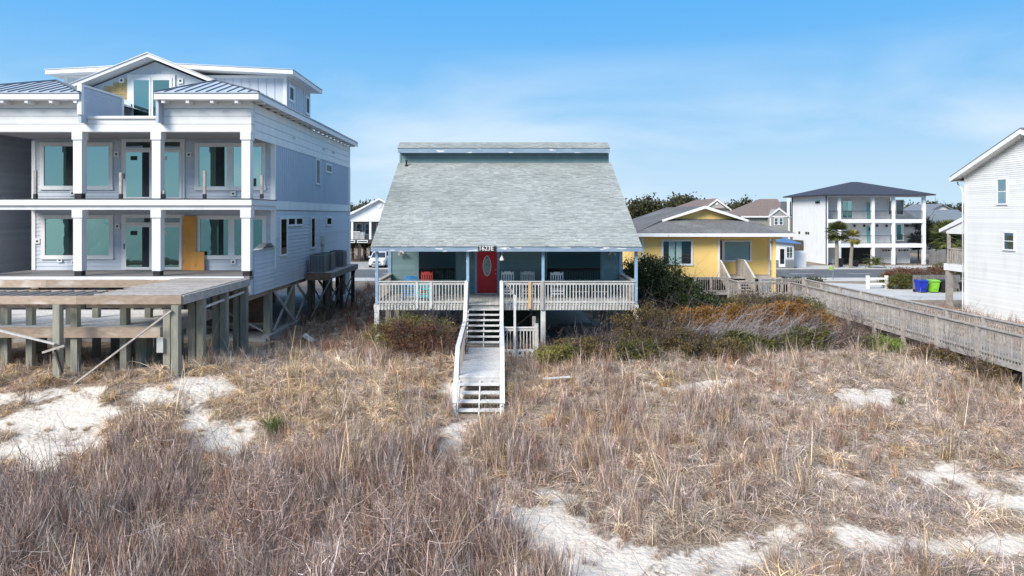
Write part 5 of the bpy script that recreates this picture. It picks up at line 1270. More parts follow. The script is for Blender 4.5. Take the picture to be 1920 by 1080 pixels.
for i, x in enumerate((-6, -4.3, -2.6, -.9, .8, 2.5, 4.2, 5.9)):
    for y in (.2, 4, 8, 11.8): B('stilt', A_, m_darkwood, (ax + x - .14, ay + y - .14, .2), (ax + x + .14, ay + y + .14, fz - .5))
    if i < 7: BM('brace', A_, m_darkwood, (ax + x, ay + .05, .6), (ax + x + 1.7, ay + .05, fz - .7), .06, .2, (0, 1, 0)); BM('brace', A_, m_darkwood, (ax + x + 1.7, ay + .0, .6), (ax + x, ay + .0, fz - .7), .06, .2, (0, 1, 0))
# white suv, nose towards us
def loft(mb, secs, t=.5):
    n = len(secs[0]); vs_ = [p for s in secs for p in s]; fs = []
    for i in range(len(secs) - 1):
        for k in range(n): fs.append((i * n + k, i * n + (k + 1) % n, (i + 1) * n + (k + 1) % n, (i + 1) * n + k))
    fs.append(tuple(range(n))[::-1]); fs.append(tuple((len(secs) - 1) * n + k for k in range(n))); mb.add(vs_, fs, t)
cxr, cyr, cz_ = xx(706, 77.5), 77.5, .31
SV = thing('parked_car', 'white suv parked nose out under the stilt house', 'car', (cxr, cyr, cz_))
def sec(y, w, z0, z1, r=.12): return [(cxr + a, cyr + y, cz_ + b) for a, b in ((-w + r, z0), (w - r, z0), (w, z0 + r), (w, z1 - r * 1.2), (w - r * .8, z1), (-w + r * .8, z1), (-w, z1 - r * 1.2), (-w, z0 + r))]
mb = MB(); loft(mb, [sec(0, .78, .35, .78), sec(.12, .90, .28, .92), sec(.5, .96, .26, 1.02), sec(1.3, .97, .26, 1.12), sec(3.9, .97, .26, 1.14), sec(4.6, .92, .32, 1.1), sec(4.75, .85, .4, 1.0)]); mb.build('body', m_carwhite, SV, smooth=False)
mb = MB(); loft(mb, [sec(1.25, .86, 1.08, 1.14, .02), sec(1.95, .74, 1.08, 1.66, .06), sec(4.1, .74, 1.08, 1.7, .06), sec(4.6, .82, 1.08, 1.14, .02)]); mb.build('windows', m_glassdk, SV)
mb = MB(); loft(mb, [sec(1.95, .70, 1.67, 1.71, .01), sec(2.2, .74, 1.68, 1.78, .04), sec(3.9, .74, 1.70, 1.79, .04), sec(4.15, .70, 1.69, 1.72, .01)]); mb.build('roof', m_carwhite, SV)
for s in (-1, 1):
    BM('pillar', SV, m_carwhite, (cxr + s * .87, cyr + 1.2, cz_ + 1.1), (cxr + s * .73, cyr + 1.98, cz_ + 1.7), .07, .06)
    B('headlight', SV, m_chrome, (cxr + s * .70 - .16, cyr + .03, cz_ + .72), (cxr + s * .70 + .16, cyr + .2, cz_ + .86)); B('mirror', SV, m_carwhite, (cxr + s * 1.08 - .11, cyr + 1.5, cz_ + 1.1), (cxr + s * 1.08 + .11, cyr + 1.65, cz_ + 1.28))
    for y in (.95, 3.75):
        mb = MB(); mb.tube([(cxr + s * .75, cyr + y, cz_ + .36), (cxr + s * .99, cyr + y, cz_ + .36)], .36, 16); wv = mb.build('wheel', m_tyre, SV)
        mb = MB(); mb.tube([(cxr + s * .98, cyr + y, cz_ + .36), (cxr + s * 1.0, cyr + y, cz_ + .36)], .22, 12); mb.build('rim', m_chrome, wv)
B('grille', SV, m_black, (cxr - .45, cyr - .015, cz_ + .6), (cxr + .45, cyr + .1, cz_ + .76)); B('bumper_vent', SV, m_black, (cxr - .6, cyr + .0, cz_ + .38), (cxr + .6, cyr + .14, cz_ + .5))
# ------------------------------------------------------------------ vegetation
RG = np.random.RandomState(5)
def raw_mesh(name, V, F4, tint, m):
    """numpy quads -> mesh with per-face tint"""
    me = bpy.data.meshes.new(name); me.vertices.add(len(V)); me.vertices.foreach_set('co', V.astype(np.float32).ravel())
    n, k = F4.shape
    me.loops.add(n * k); me.loops.foreach_set('vertex_index', F4.astype(np.int32).ravel())
    me.polygons.add(n); me.polygons.foreach_set('loop_start', (np.arange(n) * k).astype(np.int32))
    me.update(calc_edges=True)
    a = me.attributes.new('tint', 'FLOAT', 'FACE'); a.data.foreach_set('value', tint.astype(np.float32)); me.materials.append(m)
    return me
def unit(v): return v / (np.linalg.norm(v, axis=-1, keepdims=True) + 1e-9)
def leaves(pts, nrm, size, clump, asp=.5, rs=RG):
    """one folded diamond leaf per point"""
    n = len(pts); r = unit(rs.normal(size=(n, 3))); d = unit(nrm * .8 + r * .9); s = unit(np.cross(d, rs.normal(size=(n, 3))))
    L_ = (size * rs.uniform(.6, 1.35, n))[:, None]; W_ = L_ * asp; f = unit(np.cross(d, s))
    V = np.stack([pts - d * L_ * .5, pts + s * W_ * .5 + f * L_ * .08, pts + d * L_ * .5, pts - s * W_ * .5 + f * L_ * .08], 1).reshape(-1, 3)
    F = np.arange(4 * n).reshape(n, 4); t = np.clip(.55 * clump + .45 * rs.rand(n), 0, 1)
    return V, F, t
def leaf_cloud(blobs, n, size, rs=RG, shell=.55, asp=.5, clumps=40):
    """leaf points through the outer volume of several blobs, gathered in clumps"""
    P = []; Nn = []; C = []
    vol = np.array([b[3] * b[4] + b[4] * b[5] + b[3] * b[5] for b in blobs]); vol = vol / vol.sum()
    for b, f in zip(blobs, vol):
        k = max(8, int(n * f)); nc = max(6, int(clumps * f * len(blobs)))
        cd = unit(rs.normal(size=(nc, 3))); cr = rs.uniform(shell, 1.0, nc) * rs.uniform(.8, 1.12, nc); ct = rs.rand(nc)
        idx = rs.randint(0, nc, k); sp = .26 * (40 / max(nc, 12)) ** .33
        q = cd[idx] * cr[idx][:, None] + np.clip(rs.normal(size=(k, 3)), -1.5, 1.5) * sp * rs.uniform(.3, 1, k)[:, None]
        P.append(np.array(b[:3]) + q * np.array(b[3:6])); Nn.append(unit(q) * .7 + np.array([0, 0, .5])); C.append(ct[idx])
    return leaves(np.concatenate(P), unit(np.concatenate(Nn)), size, np.concatenate(C), asp, rs)
def sticks(segs, tints):
    """three-sided tapered sticks; segs = list of (p, q, r0, r1)"""
    p = np.array([s[0] for s in segs], float); q = np.array([s[1] for s in segs], float); r0 = np.array([s[2] for s in segs]); r1 = np.array([s[3] for s in segs])
    d = unit(q - p); a = unit(np.cross(d, np.array([.31, .52, .17]))); b = np.cross(d, a); V = []
    for c, r in ((p, r0), (q, r1)):
        for k in range(3):
            t = 2 * math.pi * k / 3; V.append(c + (a * math.cos(t) + b * math.sin(t)) * r[:, None])
    V = np.stack(V, 1).reshape(-1, 3); n = len(segs); o = np.arange(n)[:, None] * 6
    F = np.concatenate([o + np.array([k, (k + 1) % 3, 3 + (k + 1) % 3, 3 + k]) for k in range(3)])
    return V, F, np.tile(np.array(tints), 3)
def branch(base, direction, length, r, depth, rs, bend=0.35, kids=3, wind=(0, 0, 0)):
    segs = []
    def go(p, d, l, r, dep):
        n = 3; pts = [p]
        for k in range(n):
            d = unit(d + rs.normal(size=3) * bend * .5 + np.array(wind) * .2 + np.array([0, 0, .06])); pts.append(pts[-1] + d * l / n)
        for k in range(n): segs.append((pts[k], pts[k + 1], r * (1 - .22 * k), r * (1 - .22 * (k + 1))))
        if dep > 0:
            for k in range(kids):
                j = rs.randint(1, n + 1); go(pts[j], unit(d + rs.normal(size=3) * .75 + np.array(wind) * .6), l * rs.uniform(.45, .75), r * .55, dep - 1)
    go(np.array(base, float), unit(np.array(direction, float)), length, r, depth); return segs
def add_mesh(name, data, m, parent, M_=None, label=None, kind=None):
    V, F, t = data
    o = bpy.data.objects.new(name, raw_mesh(name, V, F, t, m)); link(o, parent, M_ or Matrix.Identity(4)); return tag(o, label, kind=kind)
def shrub(name, label, cat, x, y, blobs, m, n, size, group=None, twigs=14, tm=None, tl=.9, wind=(0, 0, 0), asp=.5, shell=.5, seed=0, clumps=40):
    rs = np.random.RandomState(100 + seed); z = gz1(x, y); T = thing(name, label, cat, (x, y, z), group)
    k_ = 1.28 if group == SH else 1.0
    bl = [(x + b[0] * k_, y + b[1], z + b[2] * k_ * .95, b[3] * k_, b[4] * k_, b[5] * k_) for b in blobs]
    n = int(n * (2.3 if group == SH else 1)); size = size * (1.12 if group == SH else 1)
    if n: add_mesh('foliage', leaf_cloud(bl, n, size, rs, shell, asp, clumps), m, T)
    segs = []
    for k in range(twigs):
        b = bl[rs.randint(len(bl))]; base = (b[0] + rs.normal() * b[3] * .35, b[1] + rs.normal() * b[4] * .35, z - .05)
        tgt = np.array([b[0] + rs.normal() * b[3] * .6, b[1] + rs.normal() * b[4] * .6, b[2] + b[5] * rs.uniform(.3, .95)])
        d = tgt - np.array(base); segs += branch(base, d, np.linalg.norm(d) * tl, rs.uniform(.012, .026), 2, rs, wind=wind)
    if segs: add_mesh('stems', sticks(segs, rs.rand(len(segs))), tm or l_twigdk, T, kind='stuff')
    return T
SH = 'dune shrubs beside the beach house'
# big wax myrtle right of the beach house
shrub('myrtle_bush', 'large dark green myrtle bush between the beach house and the yellow house', 'bush', 9.6, 34.4,
      [(-2.3, .2, 2.75, 1.15, 1.1, 1.35), (-1.2, .2, 2.5, 1.1, 1.1, 1.2), (-1.5, 0, 1.6, 1.5, 1.4, 1.5), (-.4, 0, 1.7, 1.3, 1.3, 1.15), (.7, 0, 1.15, 1.3, 1.3, 1.0), (1.8, .1, .8, 1.1, 1.2, .8), (2.6, .2, .5, .8, 1, .6), (-2.6, -.2, 1.2, .8, 1, 1.2), (-.8, -.9, .8, 1.6, .8, .8)], l_myrtle, 42000, .13, twigs=30, seed=1, clumps=60)
def sp_(px, Y): return xx(px, Y)
shrub('dune_shrub', 'rust orange shrub in the middle of the shrub bank', 'shrub', sp_(1395, 31), 31, [(0, 0, .75, 1.0, .9, .65), (.9, .2, .8, .9, .8, .6), (-.9, .1, .6, .8, .7, .5)], l_orange, 7000, .085, SH, 18, seed=2)
shrub('dune_shrub', 'bright orange shrub at the right end of the shrub bank', 'shrub', sp_(1495, 31.5), 31.5, [(0, 0, .85, .7, .8, .6), (.7, 0, .65, .6, .7, .5), (-.5, .1, .95, .5, .6, .5)], l_orange, 5200, .085, SH, 14, seed=3)
shrub('dune_shrub', 'olive green shrub behind the rust orange one', 'shrub', sp_(1420, 34), 34, [(0, 0, .9, 1.3, .9, .7), (1.3, .2, .9, 1.0, .9, .65), (-1.3, 0, .7, .9, .8, .6)], l_mixed, 6500, .085, SH, 26, seed=4)
shrub('dune_shrub', 'yellowish shrub by the right corner post of the porch', 'shrub', sp_(1215, 28.6), 28.6, [(0, 0, .8, .9, .7, .6), (-.7, 0, .6, .6, .6, .5), (.7, .1, .7, .7, .7, .5)], l_mixed, 3600, .08, SH, 22, seed=5)
shrub('dune_shrub', 'orange and olive shrub below the big myrtle', 'shrub', sp_(1285, 30.5), 30.5, [(0, 0, .8, .9, .8, .55), (.8, 0, .7, .8, .7, .5)], l_orange, 4200, .085, SH, 14, seed=6)
shrub('dune_shrub', 'green shrub in front of the concrete under the porch', 'shrub', sp_(1160, 27.4), 27.4, [(.2, 0, .36, .8, .6, .36), (.9, .1, .42, .6, .6, .4), (-.8, 0, .24, .6, .5, .26)], l_mixed, 3200, .075, SH, 34, seed=7)
shrub('dune_shrub', 'dark green shrub at the foot of the middle porch pile', 'shrub', sp_(1065, 27.8), 27.8, [(0, 0, .22, .7, .5, .24), (.7, .2, .2, .5, .5, .22)], l_mixed, 1800, .08, SH, 26, seed=8)
shrub('dune_shrub', 'low olive shrub in front of the grey windswept branches', 'shrub', sp_(1385, 27.2), 27.2, [(0, 0, .35, .8, .5, .35), (.7, .1, .3, .6, .5, .3)], l_olive, 2600, .075, SH, 10, seed=9)
shrub('dune_shrub', 'low green shrub left of the windswept branches', 'shrub', sp_(1265, 27.2), 27.2, [(0, 0, .45, .9, .6, .4), (.8, 0, .35, .6, .5, .35)], l_mixed, 2400, .075, SH, 30, seed=10)
shrub('dune_shrub', 'dark leafless brown shrub beside the lime green one', 'shrub', sp_(1560, 28.5), 28.5, [(0, 0, .55, .9, .8, .55), (.8, 0, .45, .7, .7, .5), (-.7, .1, .6, .6, .7, .5)], l_redbrown, 900, .06, SH, 60, seed=11)
shrub('dune_shrub', 'low lime green shrub near the boardwalk', 'shrub', sp_(1640, 28.2), 28.2, [(0, 0, .3, .55, .5, .3), (.5, .1, .25, .4, .4, .25)], l_lime, 2600, .07, SH, 8, seed=12)
shrub('dune_shrub', 'yellow topped shrub under the left corner of the porch', 'shrub', sp_(768, 28.2), 28.2, [(0, 0, .85, .95, .6, .5), (.9, .1, .8, .6, .6, .45), (-.8, 0, .65, .6, .6, .45)], l_yellowgreen, 2600, .08, SH, 26, seed=13)
shrub('dune_shrub', 'red brown tangled shrub left of the stair landing', 'shrub', sp_(820, 27.0), 27.0, [(0, 0, .6, .8, .7, .6), (-.9, .1, .6, .8, .7, .6), (.5, -.2, .3, .45, .5, .4)], l_redbrown, 4000, .07, SH, 44, seed=14)
shrub('dune_shrub', 'rusty low shrub at the foot of the small side railing', 'shrub', sp_(1035, 26.2), 26.2, [(0, 0, .3, .7, .5, .3), (.5, .1, .35, .4, .4, .3)], l_yellowgreen, 1800, .075, SH, 10, seed=15)
shrub('dune_shrub', 'brownish low shrub at the front edge of the bank below the porch', 'shrub', sp_(1110, 26.4), 26.4, [(0, 0, .3, .7, .5, .35), (.6, .1, .3, .5, .5, .3)], l_mixed, 2200, .07, SH, 26, seed=31)
shrub('dune_shrub', 'olive low shrub at the front edge below the corner post', 'shrub', sp_(1205, 26.3), 26.3, [(0, 0, .3, .8, .5, .38), (-.6, .1, .3, .5, .5, .3)], l_olive, 2200, .07, SH, 22, seed=32)
shrub('dune_shrub', 'grey brown low shrub in front of the windswept branches', 'shrub', sp_(1320, 26.2), 26.2, [(0, 0, .28, .8, .5, .34), (.7, .1, .25, .5, .5, .3)], l_mixed, 2400, .07, SH, 16, seed=33)
shrub('dune_shrub', 'green and brown shrub left of the dark leafless one', 'shrub', sp_(1505, 27.2), 27.2, [(0, 0, .4, .7, .6, .45), (.4, .1, .5, .5, .5, .4)], l_olive, 2600, .075, SH, 24, seed=34)
shrub('dune_shrub', 'dull green shrub under the turn of the boardwalk', 'shrub', sp_(1455, 37.5), 37.5, [(0, 0, .6, 1.2, .8, .55), (1.3, .1, .5, .9, .8, .5), (-1.3, 0, .5, .9, .8, .5)], l_olive, 4200, .095, SH, 18, seed=35)
shrub('dune_shrub', 'low olive brown shrub beside the boardwalk posts', 'shrub', sp_(1745, 27.0), 27.0, [(0, 0, .25, .7, .5, .3), (.6, 0, .2, .5, .4, .25)], l_mixed, 1800, .07, SH, 18, seed=36)
shrub('dune_shrub', 'low brown shrub under the near end of the boardwalk', 'shrub', 17.6, 24.6, [(0, 0, .3, .7, .6, .35), (.4, .8, .25, .6, .6, .3)], l_mixed, 1600, .07, SH, 18, seed=37)
shrub('dune_shrub', 'low russet shrub under the boardwalk just beyond the nearest one', 'shrub', 17.7, 27.6, [(0, 0, .3, .6, .7, .32), (.2, .9, .25, .5, .6, .28)], l_redbrown, 1400, .07, SH, 18, seed=38)
for k, (px, Y, lb) in enumerate(((1310, 28.2, 'grey windswept leafless shrub left of the larger one'), (1390, 28.4, 'large grey windswept leafless shrub leaning right'), (1455, 28.0, 'grey windswept leafless shrub below the bright orange one'))):
    rs = np.random.RandomState(40 + k); x = xx(px, Y); z = gz1(x, Y); T = thing('windswept_shrub', lb, 'shrub', (x, Y, z), SH); segs = []
    for j in range(70):
        a = rs.uniform(-.2, 1.3); segs += branch((x - .4 + rs.normal() * .45, Y + rs.normal() * .4, z - .05), (math.cos(a) * .9 + .3, rs.normal() * .4 - .15, math.sin(a) * .8 + .25), rs.uniform(.9, 1.7), rs.uniform(.014, .026), 2, rs, .25, 3, (.35, 0, .05))
    add_mesh('branches', sticks(segs, rs.rand(len(segs))), l_twig, T)
# shrubs along the drive and across the street
HG = 'clipped and wild shrubs along the drive'
for k, (px, Y, w, h, m, lb) in enumerate(((1510, 55.5, 1.5, 1.05, l_myrtle, 'round dark green shrub right of the yellow house'), (1468, 53.0, .7, 1.2, l_myrtle, 'narrow dark green shrub against the yellow porch post'),
        (1692, 56.0, 1.6, 1.25, l_olive, 'green hedge shrub left of the wheelie bins'), (1730, 60.5, 2.6, 1.5, l_redbrown, 'wide russet shrub behind the wheelie bins'), (1790, 62.5, 2.2, 1.9, l_olive, 'tall olive shrub behind the balcony post'), (1690, 62.0, 1.8, 1.3, l_redbrown, 'russet shrub behind the white fence'))):
    shrub('hedge_shrub', lb, 'shrub', xx(px, Y), Y, [(0, 0, h * .5, w, 1.0, h * .55), (w * .5, .2, h * .55, w * .6, .9, h * .5), (-w * .5, 0, h * .45, w * .6, .9, h * .5)], m, 3600, .15, HG, 10, seed=20 + k)
# palms
def palm(px, Y, crown_px, r, lb, m=l_palm, nf=34, tr=.2, lean=0.0, seed=0, trunk=True):
    rs = np.random.RandomState(60 + seed); x, z0 = xx(px, Y), .25; zt = zz(crown_px, Y); T = thing('palm_tree', lb, 'palm', (x, Y, z0), 'palms across the street')
    top = Vector((x + lean, Y, zt))
    mb = MB(); pts = []; rad = []
    for k in range(12):
        t = k / 11; pts.append(Vector((x + lean * t ** 1.5, Y, z0)).lerp(Vector((x + lean * t ** 1.5, Y, zt)), t)); rad.append(tr * (1.15 - .3 * t) * (1 + .08 * (k % 2)))
    mb.tube(pts, rad, 9); mb.build('trunk', m_palmtrunk, T)
    V = []; F = []; tt = []
    npet = 18                        # one fan frond
    for k in range(8): pass
    def frond_mesh(seed2):
        rs2 = np.random.RandomState(seed2); V = []; F = []; t = []
        def q(a, b, w):
            a, b = np.array(a), np.array(b); s = unit(np.cross(b - a, np.array([0, 0, 1.0]) + rs2.normal(size=3) * .3)) * w; i = len(V); mid = (a + b) / 2
            V.extend([a - s * .35, mid - s, b, mid + s]); F.append((i, i + 1, i + 2, i + 3)); t.append(rs2.rand())
        q((0, 0, 0), (r * .5, 0, .02), .02)
        for k in range(15):
            a = math.radians(-75 + 150 * k / 14); l = r * rs2.uniform(.5, .62); q((r * .42, 0, 0), (r * .45 + l * math.cos(a), l * math.sin(a), -.10 * l - .25 * l * abs(math.sin(a)) + rs2.normal() * .03), .045 * r)
        return raw_mesh('frond', np.array(V), np.array(F), np.array(t), m)
    ms = [frond_mesh(seed * 10 + k) for k in range(3)]
    for k in range(nf):
        el_ = math.radians(rs.uniform(-55, 75)); o = bpy.data.objects.new('frond', ms[k % 3])
        link(o, T, Matrix.Translation(top + Vector((0, 0, .1))) @ Matrix.Rotation(k * 2.4 + rs.uniform(-.3, .3), 4, 'Z') @ Matrix.Rotation(-el_, 4, 'Y') @ Matrix.Diagonal((1, 1, 1, 1)) )
    return T
palm(1569, 78.3, 436, 1.45, 'taller palm in front of the white porch house', seed=1, nf=46, tr=.19)
palm(1595, 78.0, 447, 1.1, 'shorter leaning palm with yellowing fronds beside the taller palm', l_palmdry, 24, .18, .25, seed=2)
palm(1778, 66.0, 446, 1.9, 'palm with drooping fronds seen through the balcony', l_palm, 34, .17, seed=3)
# trunkless feather palm in front of the porch house
sgx, sgy = xx(1641, 78), 78.0; T = thing('palm_clump', 'low spreading palm clump in front of the garage doors', 'palm', (sgx, sgy, .25)); rs = np.random.RandomState(77)
for k in range(46):
    a = k * 2.4; e0 = rs.uniform(.25, 1.35); V = []; F = []; t = []; Ln = rs.uniform(1.3, 1.9); p = np.array([sgx, sgy, .6 + .5 * rs.rand()]); hd = np.array([math.cos(a), math.sin(a), 0])
    for s in range(11):
        d = hd * math.cos(e0 - s * .16) + np.array([0, 0, math.sin(e0 - s * .16)]); q = p + d * Ln / 11; sd = np.array([-hd[1], hd[0], 0])
        for w in (-1, 1):
            i = len(V); b_ = p + (sd * w * .32 + d * .18 + np.array([0, 0, -.06])) * (1 - .06 * s); V += [p - d * .05, p + d * .06, b_]; F.append((i, i + 1, i + 2)); t.append(rs.rand())
        p = q
    add_mesh('frond', (np.array(V), np.array(F), np.array(t)), l_palm, T)
# trees
def tree(px, Y, topy, w, lb, m, n, size, seed, group=None, name='tree', lean=0, flat=.6):
    rs = np.random.RandomState(200 + seed); x = xx(px, Y); zt = zz(topy, Y); h = zt - .25; T = thing(name, lb, 'tree', (x, Y, .25), group)
    mb = MB(); mb.tube([(x, Y, .2), (x + lean * .3, Y, .25 + h * .35), (x + lean * .7, Y, .25 + h * .7)], [.028 * h, .022 * h, .012 * h], 8); mb.build('trunk', m_bark, T)
    blobs = []; segs = []
    for k in range(7):
        a = rs.uniform(0, 6.28); rr = rs.uniform(.15, .62) * w; c = np.array([x + lean + rr * math.cos(a), Y + rr * math.sin(a) * .8, zt - h * flat * rs.uniform(.18, .8)]); s = rs.uniform(.4, .62) * w
        blobs.append((*c, s, s * .9, min(s * .7, (zt - c[2]) * 1.05))); segs += branch((x + lean * .5, Y, .25 + h * rs.uniform(.3, .6)), c - np.array([x, Y, .25 + h * .45]), np.linalg.norm(c - np.array([x, Y, .25 + h * .45])), .012 * h, 1, rs)
    add_mesh('limbs', sticks(segs, rs.rand(len(segs))), l_twigdk, T); add_mesh('crown', leaf_cloud(blobs, n, size, rs, .35, .5, 30), m, T)
tree(1752, 86, 408, 2.6, 'dark evergreen tree right of the white porch house', l_pine, 6000, .26, 1, flat=.85); tree(1782, 88, 414, 2.4, 'dark evergreen tree behind the palm by the balcony', l_pine, 5000, .26, 2, flat=.85); tree(1722, 90, 432, 1.6, 'small dark tree behind the right porch columns', l_pine, 3500, .24, 3, flat=.85)
FT_ = 'pines on the right skyline'
for k, (px, ty_, w, lb) in enumerate(((1752, 374, 3.2, 'round topped pine left of the far white gable'), (1783, 375.5, 3.4, 'round topped pine above the grey roof'), (1811, 377, 3.0, 'round topped pine beside the white house eave'))): tree(px, 135, ty_, w, lb, l_pine, 3200, .34, 10 + k, FT_, 'pine_tree')
def wood(name, lb, x0, x1, Y, ztop, depth, n, size, m, seed):
    rs = np.random.RandomState(seed); k = int((x1 - x0) / 3.2) * 3; blobs = []
    for i in range(k):
        w = rs.uniform(1.8, 3.4); zt = ztop * rs.uniform(.84, 1.04) - .5; blobs.append((rs.uniform(x0, x1), Y + rs.uniform(0, depth), zt - w * .9, w, w, w * 1.0)); blobs.append((blobs[-1][0], blobs[-1][1], max(zt - w * 2.4, 1), w * 1.2, w * 1.1, w * 1.4))
    V, F, t = leaf_cloud(blobs, n, size, rs, .45, .6, 16); o = bpy.data.objects.new(name, raw_mesh(name, V, F, t, m)); link(o); return tag(o, lb, 'woods', kind='stuff')
wood('far_wood', 'band of olive and brown woods on the skyline behind the yellow house', xx(1130, 130), xx(1440, 130), 130, zz(371, 135), 16, 75000, .6, l_wood, 301)
wood('far_wood', 'dark woods on the skyline behind the white stilt house', xx(600, 125), xx(780, 125), 125, zz(375, 128), 12, 30000, .6, l_wood, 302)
wood('far_wood', 'low woods on the skyline behind the white porch house', xx(1690, 150), xx(1900, 150), 150, zz(384, 155), 14, 34000, .7, l_wood, 303)
wood('far_wood', 'woods on the skyline running on behind the teal beach house', xx(780, 128), xx(1130, 128), 128, zz(373, 132), 14, 42000, .75, l_wood, 304)

# ------------------------------------------------------------------ dune grass (uncountable: scattered tufts)
def blade_set(rs, n, L_, rad, lean, droop, w, segs=4, curl=0.0, up=1.0):
    """n ribbons; returns verts, quads, tint"""
    az = rs.uniform(0, 2 * math.pi, n); ln_ = rs.uniform(L_[0], L_[1], n); le = rs.uniform(lean[0], lean[1], n); dr = rs.uniform(droop[0], droop[1], n)
    rr = rad * np.sqrt(rs.rand(n)); ra = rs.uniform(0, 2 * math.pi, n); root = np.stack([rr * np.cos(ra), rr * np.sin(ra), np.zeros(n) - .02], -1)
    d = np.stack([np.cos(az), np.sin(az), np.zeros(n)], -1); s = np.stack([-np.sin(az), np.cos(az), np.zeros(n)], -1); cu = rs.normal(size=n) * curl
    V = []
    for k in range(segs + 1):
        t = k / segs; c = root + d * (ln_ * le * t ** 1.3)[:, None] + s * (cu * ln_ * t * t)[:, None] + np.array([0, 0, 1.0]) * (ln_ * up * (t - dr * t * t))[:, None]
        ww = w * (1 - .8 * t ** 1.5); tw = s * math.cos(t * 1.2) + d * math.sin(t * 1.2)
        V.append(c - tw * ww / 2); V.append(c + tw * ww / 2)
    V = np.stack(V, 1); m_ = 2 * (segs + 1); V = V.reshape(-1, 3); o = np.arange(n)[:, None] * m_
    F = np.concatenate([o + np.array([2 * k, 2 * k + 1, 2 * k + 3, 2 * k + 2]) for k in range(segs)]); t = np.tile(rs.rand(n), segs)
    return V, F, t
def join(*ds):
    V = []; F = []; T = []; o = 0
    for v, f, t in ds: V.append(v); F.append(f + o); T.append(t); o += len(v)
    return np.concatenate(V), np.concatenate(F), np.concatenate(T)
gr = bpy.data.materials.new('dry_dune_grass'); gr.use_nodes = True; nt = gr.node_tree; N = nt.nodes; ln = nt.links.new; pb = N['Principled BSDF']; pb.inputs['Roughness'].default_value = .7; pb.inputs['Specular IOR Level'].default_value = .2
ca = N.new('ShaderNodeAttribute'); ca.attribute_type = 'INSTANCER'; ca.attribute_name = 'ccol'
ta = N.new('ShaderNodeAttribute'); ta.attribute_name = 'tint'; mr_ = N.new('ShaderNodeMapRange'); mr_.inputs['To Min'].default_value = .42; mr_.inputs['To Max'].default_value = 2.0; pw_ = N.new('ShaderNodeMath'); pw_.operation = 'POWER'; pw_.inputs[1].default_value = 1.8; ln(ta.outputs['Fac'], pw_.inputs[0]); ln(pw_.outputs[0], mr_.inputs['Value'])
vm = N.new('ShaderNodeVectorMath'); vm.operation = 'SCALE'; ln(ca.outputs['Color'], vm.inputs[0]); ln(mr_.outputs['Result'], vm.inputs['Scale']); ln(vm.outputs['Vector'], pb.inputs['Base Color'])
tr_ = N.new('ShaderNodeBsdfTranslucent'); ln(vm.outputs['Vector'], tr_.inputs['Color']); ms_ = N.new('ShaderNodeMixShader'); ms_.inputs[0].default_value = .12; ln(pb.outputs[0], ms_.inputs[1]); ln(tr_.outputs[0], ms_.inputs[2]); ln(ms_.outputs[0], N['Material Output'].inputs['Surface'])
protos = bpy.data.collections.new('grass_tufts')
def proto(data, i):
    V, F, t = data; o = bpy.data.objects.new('tuft_%02d' % i, raw_mesh('tuft', V, F, t, gr)); protos.objects.link(o)
rs = np.random.RandomState(9); np_ = 0
for k in range(4): proto(join(blade_set(rs, 44, (.35, .8), .12, (.3, 1.05), (.5, 1.05), .018, 5, .40), blade_set(rs, 26, (.3, .7), .18, (.6, 1.3), (.75, 1.1), .017, 5, .6)), k)          # 0-3 curling bunches
for k in range(3): proto(join(blade_set(rs, 26, (.45, .98), .17, (.02, .38), (.02, .25), .015, 3, .10), blade_set(rs, 12, (.25, .55), .18, (.4, 1.0), (.4, .9), .015, 4, .35)), 4 + k)      # 4-6 upright stems
def twig_proto(k):
    segs = []
    for j in range(7):
        a = rs.uniform(0, 6.28); segs += branch((rs.normal() * .08, rs.normal() * .08, -.02), (math.cos(a) * rs.uniform(.2, 1.1), math.sin(a) * rs.uniform(.2, 1.1), .9), rs.uniform(.4, .8), rs.uniform(.008, .012), 2, rs, .25, 2)
    return sticks(segs, rs.rand(len(segs)))
for k in range(3): proto(twig_proto(k), 7 + k)                                                                                                                                   # 7-9 woody twigs
for k in range(2): proto(blade_set(rs, 34, (.2, .5), .35, (.7, 1.1), (.85, 1.0), .016, 3, .5, .25), 10 + k)                                                                           # 10-11 fallen straw
for k in range(2): proto(join(blade_set(rs, 10, (.8, 1.35), .12, (.05, .4), (.0, .25), .013, 4, .12), blade_set(rs, 28, (.3, .6), .12, (.2, .8), (.3, .9), .016, 4, .25)), 12 + k)        # 12-13 tall seed stalks

